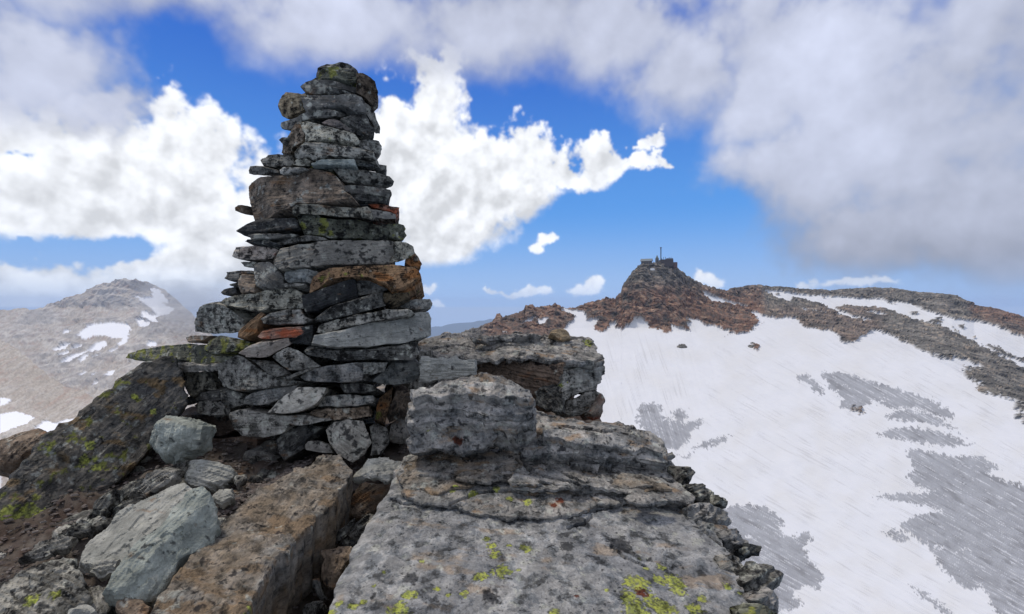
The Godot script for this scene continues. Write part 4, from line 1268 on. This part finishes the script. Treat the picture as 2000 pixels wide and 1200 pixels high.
func make_loose_stones() -> void:
	# the leaning boulder on the left
	loose("big dark boulder with yellow lichen leaning left of the cairn", "boulder", points([-300, 1000, -100, 760, 0, 650, 90, 545, 200, 415, 430, 245, 630, 100, 700, 75, 770, 80, 805, 190, 815, 290, 775, 335, 700, 420, 640, 490, 570, 570, 420, 690, 370, 740, 350, 790, 210, 870, 60, 960, -100, 1060, -300, 1120], 0, 660, 0.45), 3.0, Vector3(0.62, 0.5, 0.6), 0.5, "boulder", {"chips": [], "facets": 0, "plate": 0.004, "rough": 0.008, "layer": 0.0015, "bevel": 0.02, "jag": 0.03, "marks": [[300, 805, 7, 0], [262, 775, 6, 0], [175, 870, 9, 0], [166, 900, 9, 0], [186, 915, 10, 0], [185, 895, 6, 0], [40, 1010, 22, 0], [15, 1000, 14, 0], [70, 1005, 14, 0], [30, 1045, 12, 0], [95, 875, 7, 0], [100, 950, 16, 2], [45, 955, 10, 2]]})
	loose("brown rock behind the leaning boulder at the left edge", "brown", points([-60, 580, -60, 450, 0, 430, 60, 400, 130, 380, 192, 412, 150, 470, 60, 540, 0, 580], 0, 660, 0.45), 4.1, Vector3(0.2, 0.5, 0.85), 0.4, "boulder")
	var lie := Vector3(0.05, 0.86, 0.5)
	var list := [
		["ochre slab with a dark split side in front of the cairn", "ochre", PackedVector2Array([Vector2(440, 1016), Vector2(487, 969), Vector2(567, 921), Vector2(617, 893), Vector2(662, 888), Vector2(690, 915), Vector2(688, 926), Vector2(662, 958), Vector2(643, 993), Vector2(598, 1028), Vector2(567, 1072), Vector2(519, 1123), Vector2(494, 1164), Vector2(470, 1230), Vector2(420, 1330), Vector2(230, 1330), Vector2(290, 1195), Vector2(305, 1165), Vector2(350, 1110), Vector2(400, 1050)]), 0.08, Vector3(0.1, 0.97, 0.2), 0.42, {"chips": [], "terrace": 0.004, "rough": 0.012, "bevel": 0.014, "marks": [[488, 1185, 6, 0], [480, 1198, 7, 0]], "side_fresh": 0.0, "facets": 0, "plate": 0.003, "layer": 0.0015}],
		["long grey-green ridged stone lying on the pale slab", "green", points([455, 1095, 480, 1020, 530, 960, 600, 880, 700, 800, 750, 740, 830, 662, 880, 645, 930, 700, 945, 770, 900, 830, 840, 880, 740, 960, 690, 1040, 610, 1095, 500, 1105], 0, 660, 0.45), 0.2, Vector3(0.16, 0.84, 0.5), 0.15, {"chips": [[Vector2(0.86, -0.5), 0.52, 0.8], [Vector2(0, -1), 0.06, 0.6]], "facets": 0, "rough": 0.006, "layer": 0.0025}],
		["flat pale grey slab under the ridged grey-green stone", "pale", points([340, 975, 370, 900, 450, 830, 520, 750, 640, 690, 740, 640, 800, 630, 840, 655, 780, 760, 620, 880, 540, 965, 480, 985, 400, 992], 0, 660, 0.45), 0.08, Vector3(0.0, 0.9, 0.42), 0.07, {"rough": 0.004, "facets": 0, "chips": [], "layer": 0.0015}],
		["squarish buff stone beside the pile of chips", "pale", points([780, 560, 840, 520, 930, 530, 1000, 550, 1007, 602, 950, 642, 870, 647, 800, 622], 0, 660, 0.45), 0.1, Vector3(0.1, 0.6, 0.8), 0.12, {}],
		["narrow grey wedge pointing at the rounded boulder", "grey", points([510, 720, 580, 640, 690, 560, 795, 513, 770, 562, 720, 632, 660, 682, 560, 712], 0, 660, 0.45), 0.12, Vector3(0.1, 0.6, 0.8), 0.1, {}],
		["rounded pale grey-green boulder against the leaning boulder", "green", points([640, 480, 635, 420, 670, 360, 730, 338, 790, 350, 820, 420, 800, 470, 740, 502, 700, 542, 660, 532], 0, 660, 0.45), 0.3, Vector3(0.0, 0.35, 0.94), 0.22, {"bevel": 0.05, "rough": 0.014}],
		["lichened slab in the lower left corner", "spot", points([-80, 1200, -60, 1080, 80, 1005, 200, 960, 310, 940, 350, 1010, 380, 1080, 402, 1112, 300, 1162, 270, 1260, 0, 1300], 0, 660, 0.45), 0.1, Vector3(0.1, 0.93, 0.35), 0.16, {"terrace": 0.004, "chips": [], "marks": [[60, 1175, 12, 0], [110, 1160, 9, 0]]}],
		["thin grey strip of slate below the leaning boulder", "grey", points([75, 960, 150, 900, 230, 868, 320, 850, 290, 902, 160, 942], 0, 660, 0.45), 0.04, lie, 0.05, {}],
		["small slate tucked under the leaning boulder", "dark", points([270, 836, 340, 802, 412, 800, 380, 842, 310, 850], 0, 660, 0.45), 0.05, lie, 0.06, {}],
		["thin pale chip at the tip of the flat pale slab", "pale", points([390, 1005, 440, 975, 510, 960, 490, 1010, 430, 1024], 0, 660, 0.45), 0.05, lie, 0.05, {}],
		["narrow pale splinter right of the ridged stone", "pale", points([720, 1012, 770, 950, 840, 900, 880, 912, 790, 982], 0, 660, 0.45), 0.05, lie, 0.05, {}],
		["small grey chip below the pale splinter", "grey", points([685, 1062, 720, 1030, 762, 1010, 757, 1042, 705, 1064], 0, 660, 0.45), 0.04, lie, 0.04, {}],
		["pale chip in front of the ridged stone's tip", "pale", points([615, 1112, 700, 1062, 732, 1082, 685, 1112], 0, 660, 0.45), 0.04, lie, 0.04, {}],
		["egg-shaped stone beside the squarish buff stone", "pale", points([915, 690, 950, 660, 1000, 645, 1012, 692, 960, 714], 0, 660, 0.45), 0.06, lie, 0.07, {}],
		["small grey stone between buff stone and cairn", "grey", points([1008, 610, 1060, 580, 1072, 602, 1020, 642], 0, 660, 0.45), 0.06, lie, 0.06, {}],
		["brown block at the bottom edge, left of the ochre slab", "brown", points([510, 1130, 600, 1108, 642, 1160, 630, 1230, 520, 1230], 0, 660, 0.45), 0.05, lie, 0.1, {}],
		["small oval pebble at the bottom edge", "pale", points([290, 1170, 330, 1153, 378, 1170, 362, 1197, 300, 1197], 0, 660, 0.45), 0.12, lie, 0.05, {"bevel": 0.03}],
		["dark upright stone in the gap under the leaning boulder", "dark", points([360, 790, 420, 700, 475, 657, 482, 720, 440, 782, 400, 797], 0, 660, 0.45), 0.08, Vector3(0.2, 0.4, 0.85), 0.1, {}],
		["dark flake behind the narrow grey wedge", "dark", points([480, 690, 540, 640, 620, 590, 600, 640, 520, 700], 0, 660, 0.45), 0.05, lie, 0.05, {}],
		["long dark stone edge below the flat pale slab's upper end", "dark", points([470, 760, 560, 700, 640, 685, 600, 720, 520, 752], 0, 660, 0.45), 0.05, lie, 0.05, {}],
		["grey flake between the corner slab and the ridged stone", "grey", points([340, 1080, 400, 1050, 470, 1060, 500, 1120, 470, 1200, 380, 1230, 370, 1150], 0, 660, 0.45), 0.04, lie, 0.06, {}],
		["hollowed pale stone bridging the crack beside the cairn", "pale", points([770, 332, 880, 230, 1105, 248, 1062, 322, 1000, 367, 900, 352, 790, 347], 440, 820, 0.3166), 0.1, Vector3(0.0, 0.8, 0.6), 0.06, {"chips": [[Vector2(-1, 0), 0.3, 0.4], [Vector2(0, -1), 0.25, 0.6]]}],
		["brown boulder jammed in the crack under the hollowed stone", "brown", points([730, 572, 790, 450, 850, 380, 1040, 390, 1000, 462, 920, 572, 830, 607, 750, 597], 440, 820, 0.3166), -0.11, Vector3(0.0, 0.55, 0.83), 0.2, {}],
		["grey stone in the middle of the crack", "grey", points([750, 702, 810, 630, 890, 580, 940, 580, 880, 690, 800, 752], 440, 820, 0.3166), -0.13, Vector3(0, 0.6, 0.8), 0.15, {}],
		["upright thin slate standing in the crack", "dark", points([640, 762, 700, 690, 790, 605, 792, 640, 740, 712, 680, 762], 440, 820, 0.3166), -0.11, Vector3(0.2, 0.5, 0.85), 0.06, {}],
		["brown squared stone lower in the crack", "brown", points([585, 800, 690, 770, 785, 783, 725, 902, 660, 1032, 600, 1000], 440, 820, 0.3166), -0.13, Vector3(0.1, 0.6, 0.8), 0.15, {}],
		["dark sliver at the bottom of the crack", "dark", points([530, 985, 572, 975, 625, 1100, 590, 1135], 440, 820, 0.3166), -0.22, Vector3(0.2, 0.5, 0.85), 0.08, {}],
		["dark stone at the lower end of the crack", "dark", points([480, 1150, 560, 1110, 600, 1140, 590, 1250, 480, 1250], 440, 820, 0.3166), -0.25, Vector3(0.1, 0.6, 0.8), 0.12, {}],
		["small dark slate across the crack", "dark", points([690, 745, 750, 730, 812, 750, 805, 775, 700, 768], 440, 820, 0.3166), -0.2, lie, 0.05, {}],
	]
	for s in list:
		var c := middle(s[2])
		loose(s[0], s[1], s[2], ground_depth(c.y, s[3]), s[4], s[5], "slab" if s[5] > 0.3 else "stone", s[6])
	# broken rock falling away right of the outcrop
	var down := [
		["dark rounded rock at the outcrop's upper right corner", "dark", [270, 180, 330, 205, 370, 240, 350, 290, 300, 275], 3.0],
		["dark fractured rock on the drop above the glacier, below the rounded one", "dark", [330, 285, 420, 308, 500, 358, 540, 420, 602, 440, 607, 472, 560, 475, 480, 435, 400, 405, 340, 360], 2.9],
		["small dark knob of rock standing at the edge of the drop", "dark", [515, 368, 545, 370, 600, 430, 590, 447, 530, 422], 2.85],
		["layered grey rock on the edge of the drop", "ledge", [330, 460, 400, 420, 480, 430, 600, 470, 622, 570, 560, 575, 500, 540, 420, 560], 2.75],
		["grey rock shelf halfway down the outcrop's right edge", "ledge", [400, 550, 500, 545, 580, 590, 645, 700, 735, 740, 705, 800, 600, 800, 520, 740, 450, 640], 2.6],
		["brown flat rock over the drop, beside the black lump", "ledge", [580, 590, 660, 608, 742, 668, 742, 725, 640, 705, 590, 642], 2.55],
		["black lump of rock jutting out over the ice", "slate", [725, 722, 790, 698, 824, 715, 802, 762, 740, 750], 2.5],
		["grey rock beneath the shelf on the outcrop's right edge", "grey", [550, 770, 640, 758, 725, 788, 705, 880, 660, 920, 600, 860], 2.35],
		["mottled dark rock with pale lichen over the drop", "dark", [690, 880, 755, 800, 850, 828, 932, 900, 965, 960, 905, 1035, 800, 1015, 700, 980], 2.3],
		["pale brown wedge of rock near the bottom of the drop", "ledge", [735, 1000, 840, 1018, 932, 1060, 950, 1152, 850, 1115, 760, 1080], 2.15],
		["blackish rock at the bottom edge of the drop", "moss", [755, 1070, 850, 1110, 965, 1170, 1010, 1260, 780, 1260, 740, 1150], 2.0],
	]
	for s in down:
		loose(s[0], s[1], points(s[2], 1246, 856, 0.295), s[3] - 0.08, Vector3(0.4, 0.65, 0.65), 0.3, "rock", {"rough": 0.02, "layer": 0.01, "bed": Vector3(0.1, 0.9, 0.3), "pitch": 40.0, "jag": 0.04})
	# rubble lying below the leaning boulder
	var kinds := []
	for k in 5:
		var ring := PackedVector2Array()
		var m := 6 + k % 3
		for i in m:
			var a := TAU * i / m + rng.randf_range(-0.25, 0.25)
			ring.append(Vector2(300, 1000) + Vector2(cos(a) * rng.randf_range(18, 34), sin(a) * rng.randf_range(8, 18)))
		var r := rock(self, "rubble_stone", ring, at(300, 1000, 2.76), Vector3(0.05, 0.9, 0.4), 0.06, 0.009, ["grey", "dark", "pale", "brown", "dark"][k], {"bevel": 0.008})
		tag(r, "small angular stone among the rubble between the leaning boulder and the slabs", "rock", "rubble stones")
		kinds.append(r)
	var spots := 0
	for i in 900:
		var x := rng.randf_range(-3.2, -1.0)
		var z := rng.randf_range(-3.5, -1.8)
		var px := 1000.0 + 1000.0 * x / -z
		var py := 600.0 + 1000.0 * (EYE.y - ground_y(x, z)) / -z
		# only in the hollow left of the ochre slab
		if px > 600.0 - (py - 880.0) * 1.05 or py < 860.0 or px < -60.0:
			continue
		var o: MeshInstance3D = kinds[spots] if spots < 5 else kinds[rng.randi() % 5].duplicate()
		if spots >= 5:
			o.name = numbered("rubble_stone")
			add_child(o)
		o.position = Vector3(x, ground_y(x, z) + 0.025, z)
		o.rotation = Vector3(rng.randf_range(-0.3, 0.3), rng.randf() * TAU, rng.randf_range(-0.3, 0.3))
		o.scale = Vector3.ONE * rng.randf_range(0.5, 1.25)
		spots += 1
		if spots >= 48:
			break
	# loose chips over the soil
	var chip := PackedVector3Array([Vector3(-1, 0, -0.6), Vector3(0.8, 0, -0.8), Vector3(1.1, 0.05, 0.5), Vector3(-0.5, 0, 0.9), Vector3(-0.7, 0.45, -0.4), Vector3(0.6, 0.5, -0.5), Vector3(0.7, 0.35, 0.3), Vector3(-0.4, 0.4, 0.5)])
	var st := SurfaceTool.new()
	st.begin(Mesh.PRIMITIVE_TRIANGLES)
	st.set_smooth_group(-1)
	for f in [[4, 5, 6, 7], [0, 1, 5, 4], [1, 2, 6, 5], [2, 3, 7, 6], [3, 0, 4, 7]]:
		for k in [0, 1, 2, 0, 2, 3]:
			st.add_vertex(chip[f[k]])
	st.generate_normals()
	st.set_material(mats["plain"])
	var mm := MultiMesh.new()
	mm.transform_format = MultiMesh.TRANSFORM_3D
	mm.use_colors = true
	mm.mesh = st.commit()
	mm.instance_count = 6500
	for i in mm.instance_count:
		var x := rng.randf_range(-3.2, -0.4)
		var z := rng.randf_range(-3.9, -1.7)
		if i < 1100:     # the strip of chips along the ochre slab
			var t := rng.randf()
			var p := at(lerpf(380, 590, t) + rng.randfn(0, 16), lerpf(1010, 905, t) + rng.randfn(0, 12), 1.0) - EYE
			var d := ground_depth(600.0 - p.y * 1000.0)
			x = p.x * d
			z = -d
		var s := 0.006 + 0.02 * pow(rng.randf(), 3.0)
		var b := Basis(Vector3.UP, rng.randf() * TAU) * Basis(Vector3.RIGHT, rng.randf_range(-0.4, 0.4)) * Basis.from_scale(Vector3(s, s * rng.randf_range(0.5, 1.2), s * rng.randf_range(0.5, 1.0)))
		mm.set_instance_transform(i, Transform3D(b, Vector3(x, ground_y(x, z) + 0.012, z)))
		var g := rng.randf_range(0.10, 0.27)
		mm.set_instance_color(i, Color(g * 1.06, g * 0.98, g * 0.92).lerp(Color(0.16, 0.09, 0.07), rng.randf() * 0.4))
	var mi := MultiMeshInstance3D.new()
	mi.name = "gravel"
	mi.multimesh = mm
	add_child(mi)
	tag(mi, "small broken stone chips scattered on the soil before the cairn", "gravel", "", "stuff")


# ------------------------------------------------------------------ hut, boulders and walkers far off

func solid(parent: Node, called: String, quads: Array, color: Color, where: Vector3, rough := 0.8) -> MeshInstance3D:
	var st := SurfaceTool.new()
	st.begin(Mesh.PRIMITIVE_TRIANGLES)
	st.set_smooth_group(-1)
	for q in quads:
		for k in ([0, 1, 2, 0, 2, 3] if q.size() == 4 else [0, 1, 2]):
			st.add_vertex(q[k])
	st.generate_normals()
	var m := StandardMaterial3D.new()
	m.albedo_color = color.linear_to_srgb()
	m.roughness = rough
	m.cull_mode = BaseMaterial3D.CULL_DISABLED
	st.set_material(m)
	var o := MeshInstance3D.new()
	o.name = called
	o.mesh = st.commit()
	if parent == self:
		o.name = numbered(called)
	parent.add_child(o, true)
	o.position = where
	return o


func box(c: Vector3, s: Vector3) -> Array:
	var h := s * 0.5
	var v := []
	for k in 8:
		v.append(c + Vector3(h.x if k & 1 else -h.x, h.y if k & 2 else -h.y, h.z if k & 4 else -h.z))
	return [[v[4], v[6], v[7], v[5]], [v[1], v[3], v[2], v[0]], [v[0], v[2], v[6], v[4]], [v[5], v[7], v[3], v[1]], [v[2], v[3], v[7], v[6]], [v[0], v[4], v[5], v[1]]]


func make_summit_things() -> void:
	# hut with a pitched roof
	var hut := base("mountain_hut", at(1263, 515.5, 724))
	hut.rotation.y = -0.45
	hut.scale = Vector3.ONE * 0.78
	tag(hut, "grey mountain hut with a pitched metal roof on the hut peak", "hut")
	solid(hut, "wall", box(Vector3(0, 1.2, 0), Vector3(18, 7.5, 9)), Color(0.10, 0.09, 0.085), Vector3.ZERO)
	var a := [Vector3(-10.5, 4.6, 5.6), Vector3(-10.5, 9.2, 0), Vector3(-10.5, 4.6, -5.6), Vector3(10.5, 4.6, 5.6), Vector3(10.5, 9.2, 0), Vector3(10.5, 4.6, -5.6)]
	solid(hut, "roof", [[a[0], a[1], a[4], a[3]], [a[1], a[2], a[5], a[4]], [a[0], a[2], a[1]], [a[3], a[4], a[5]], [a[0], a[3], a[5], a[2]]], Color(0.13, 0.155, 0.17), Vector3.ZERO, 0.6)
	for k in 4:
		solid(hut, "window", box(Vector3(-6.5 + k * 4.3, 1.5, 4.55), Vector3(1.6, 1.7, 0.2)), Color(0.03, 0.035, 0.04), Vector3.ZERO, 0.2)
	var obs := base("observatory", at(1304, 515, 730))
	tag(obs, "dark block-like observatory building right of the mast on the hut peak", "building")
	solid(obs, "wall", box(Vector3(-2, 0.3, 0), Vector3(17, 10, 12)), Color(0.05, 0.04, 0.04), Vector3.ZERO)
	solid(obs, "tower", box(Vector3(10, -2.5, 1), Vector3(5, 8, 8)), Color(0.09, 0.05, 0.045), Vector3.ZERO)
	solid(obs, "parapet", box(Vector3(2.5, 6.0, 0), Vector3(8, 2.2, 8)), Color(0.10, 0.095, 0.09), Vector3.ZERO)
	for k in 7:
		solid(obs, "antenna", box(Vector3(-9 + k * 2.6, 6.2 + (k % 3) * 0.6, 3), Vector3(0.5, 2.6 + (k * 5 % 3), 0.5)), Color(0.08, 0.085, 0.09), Vector3.ZERO)
	var mast := base("radio_mast", at(1291, 506, 726))
	tag(mast, "tall thin dark mast on the hut peak", "mast")
	solid(mast, "pole", box(Vector3(0, 6.5, 0), Vector3(1.1, 18, 1.1)), Color(0.03, 0.035, 0.045), Vector3.ZERO)
	solid(mast, "head", box(Vector3(0, 15.8, 0), Vector3(1.8, 1.6, 1.8)), Color(0.03, 0.035, 0.045), Vector3.ZERO)
	var spire := base("turret", at(1283.5, 507, 727))
	tag(spire, "small pointed turret between the hut roof and the mast", "turret")
	solid(spire, "shaft", box(Vector3(0, -1, 0), Vector3(4, 5, 4)), Color(0.09, 0.09, 0.085), Vector3.ZERO)
	var cone := []
	for k in 8:
		cone.append([Vector3(0, 6.5, 0), Vector3(cos(k * TAU / 8), 0.6, sin(k * TAU / 8)) * Vector3(2.3, 2.5, 2.3), Vector3(cos((k + 1) * TAU / 8), 0.6, sin((k + 1) * TAU / 8)) * Vector3(2.3, 2.5, 2.3)])
	solid(spire, "roof", cone, Color(0.10, 0.13, 0.12), Vector3.ZERO)
	var store := base("white_tank", at(1274.5, 527, 703))
	tag(store, "small white boxy tank on the slope below the hut", "tank")
	solid(store, "tank", box(Vector3(0, 0.5, 0), Vector3(5.2, 2.6, 2.5)), Color(0.7, 0.7, 0.68), Vector3.ZERO)
	# boulders on the snow
	for s in [["lone grey boulder on the glacier snow below the hut peak", [1326, 678, 1330, 674, 1338, 673, 1344, 678, 1345, 683, 1336, 684, 1328, 681]], ["dark boulder on the snow right of the hut peak's foot", [1465, 677, 1470, 673, 1476, 674, 1480, 681, 1474, 683, 1468, 680]], ["smallest boulder on the snow, just behind the dark one", [1469, 671, 1472, 669, 1476, 671, 1474, 673, 1470, 673]]]:
		var p := points(s[1], 0, 0, 1.0)
		var c := middle(p)
		var r := rock(self, "boulder", p, at(c.x, c.y - 1.0, table(ICE_DEPTH, c.y) - 3.0), Vector3(0, 0.3, 1), 5.0, 0.6, "grey", {"bevel": 1.5, "rough": 1.2, "layer": 0.5, "pitch": 0.5, "jag": 0.8, "rings": 4})
		tag(r, s[0], "rock")
	var body := walker_mesh()
	var k := 0
	for s in [[1416, 659.5, "last walker of the roped party crossing the snow below the cliff"], [1422, 656, "second last walker of the roped party on the snow"], [1426.5, 654.5, "middle walker of the roped party near the cliff foot"], [1430, 653.5, "fourth walker of the roped party, close to the cliff foot"], [1435, 652.5, "leading walker of the roped party right under the cliff"], [1488.5, 633.5, "lower of the two walkers right of the cliff"], [1492.5, 631, "upper of the two walkers right of the cliff"], [1476.5, 643.5, "single walker beside the snow edge at the cliff corner"]]:
		var o := MeshInstance3D.new()
		o.name = numbered("person")
		o.mesh = body
		add_child(o)
		o.position = at(s[0], s[1], land_depth(s[0], s[1]) - 3.0)
		o.rotation.y = -1.1 + 0.2 * k
		tag(o, s[2], "person", "walkers on the glacier")
		k += 1


func walker_mesh() -> ArrayMesh:
	# a striding figure: tapered bones joined by a smooth minimum, meshed with surface nets
	var bones := [
		[Vector3(0, 0.95, 0), 0.15, Vector3(0, 1.38, 0.04), 0.17], [Vector3(0, 1.4, 0.04), 0.08, Vector3(0, 1.6, 0.07), 0.07], [Vector3(0, 1.64, 0.08), 0.105, Vector3(0, 1.7, 0.07), 0.1],
		[Vector3(0.1, 0.92, 0), 0.11, Vector3(0.11, 0.5, 0.14), 0.075], [Vector3(0.11, 0.5, 0.14), 0.075, Vector3(0.11, 0.08, 0.08), 0.05], [Vector3(0.11, 0.05, 0.06), 0.05, Vector3(0.11, 0.04, 0.24), 0.045],
		[Vector3(-0.1, 0.92, 0), 0.11, Vector3(-0.11, 0.5, -0.06), 0.075], [Vector3(-0.11, 0.5, -0.06), 0.075, Vector3(-0.11, 0.1, -0.25), 0.05], [Vector3(-0.11, 0.05, -0.25), 0.05, Vector3(-0.11, 0.04, -0.08), 0.045],
		[Vector3(0.2, 1.38, 0.03), 0.07, Vector3(0.26, 1.1, -0.04), 0.055], [Vector3(0.26, 1.1, -0.04), 0.055, Vector3(0.25, 0.95, 0.18), 0.045],
		[Vector3(-0.2, 1.38, 0.03), 0.07, Vector3(-0.26, 1.1, 0.08), 0.055], [Vector3(-0.26, 1.1, 0.08), 0.055, Vector3(-0.25, 0.98, 0.3), 0.045],
		[Vector3(0, 1.1, -0.2), 0.13, Vector3(0, 1.42, -0.18), 0.12],
	]
	var h := 0.045
	var lo := Vector3(-0.45, -0.1, -0.5)
	var n := Vector3i(20, 44, 22)
	var f := PackedFloat32Array()
	for z in n.z:
		for y in n.y:
			for x in n.x:
				var p := lo + Vector3(x, y, z) * h
				var d := 9.0
				for b in bones:
					var ab: Vector3 = b[2] - b[0]
					var t := clampf((p - b[0]).dot(ab) / ab.length_squared(), 0.0, 1.0)
					var e: float = (p - b[0] - ab * t).length() - lerpf(b[1], b[3], t)
					var k := clampf(0.5 + (d - e) / 0.08, 0.0, 1.0)
					d = lerpf(d, e, k) - 0.04 * k * (1.0 - k)
				f.append(d)
	var verts := PackedVector3Array()
	var cols := PackedColorArray()
	var idx := PackedInt32Array()
	var id := {}
	for z in n.z - 1:
		for y in n.y - 1:
			for x in n.x - 1:
				var sum := Vector3.ZERO
				var m := 0
				for e in 12:
					var ax: int = e / 4
					var o1 := Vector3i.ZERO
					o1[(ax + 1) % 3] = e & 1
					o1[(ax + 2) % 3] = (e >> 1) & 1
					var o2 := o1
					o2[ax] = 1
					var a := f[(x + o1.x) + n.x * ((y + o1.y) + n.y * (z + o1.z))]
					var b := f[(x + o2.x) + n.x * ((y + o2.y) + n.y * (z + o2.z))]
					if (a < 0.0) != (b < 0.0):
						sum += Vector3(o1).lerp(Vector3(o2), a / (a - b))
						m += 1
				if m:
					id[Vector3i(x, y, z)] = verts.size()
					var p := lo + (Vector3(x, y, z) + sum / m) * h
					verts.append(p)
					cols.append(Color(0.04, 0.045, 0.06) if p.y < 0.95 else (Color(0.10, 0.05, 0.05) if p.y < 1.5 else Color(0.25, 0.17, 0.13)))
	for c in id:
		for ax in 3:
			var o2: Vector3i = c
			o2[ax] += 1
			if o2[ax] >= n[ax]:
				continue
			var a := f[c.x + n.x * (c.y + n.y * c.z)]
			var b := f[o2.x + n.x * (o2.y + n.y * o2.z)]
			if (a < 0.0) == (b < 0.0):
				continue
			var u := Vector3i.ZERO
			var v := Vector3i.ZERO
			u[(ax + 1) % 3] = 1
			v[(ax + 2) % 3] = 1
			var q := [c, c - u, c - u - v, c - v]
			if not (id.has(q[1]) and id.has(q[2]) and id.has(q[3])):
				continue
			var w := [id[q[0]], id[q[1]], id[q[2]], id[q[3]]]
			if a < 0.0:
				w.reverse()
			for k in [0, 1, 2, 0, 2, 3]:
				idx.append(w[k])
	var norm := PackedVector3Array()
	norm.resize(verts.size())
	for i in range(0, idx.size(), 3):
		var e := (verts[idx[i + 2]] - verts[idx[i]]).cross(verts[idx[i + 1]] - verts[idx[i]])
		for k in 3:
			norm[idx[i + k]] += e
	for i in norm.size():
		norm[i] = norm[i].normalized()
	var arr := []
	arr.resize(Mesh.ARRAY_MAX)
	arr[Mesh.ARRAY_VERTEX] = verts
	arr[Mesh.ARRAY_NORMAL] = norm
	arr[Mesh.ARRAY_COLOR] = cols
	arr[Mesh.ARRAY_INDEX] = idx
	var mesh := ArrayMesh.new()
	mesh.add_surface_from_arrays(Mesh.PRIMITIVE_TRIANGLES, arr)
	mesh.surface_set_material(0, mats["land"])
	return mesh
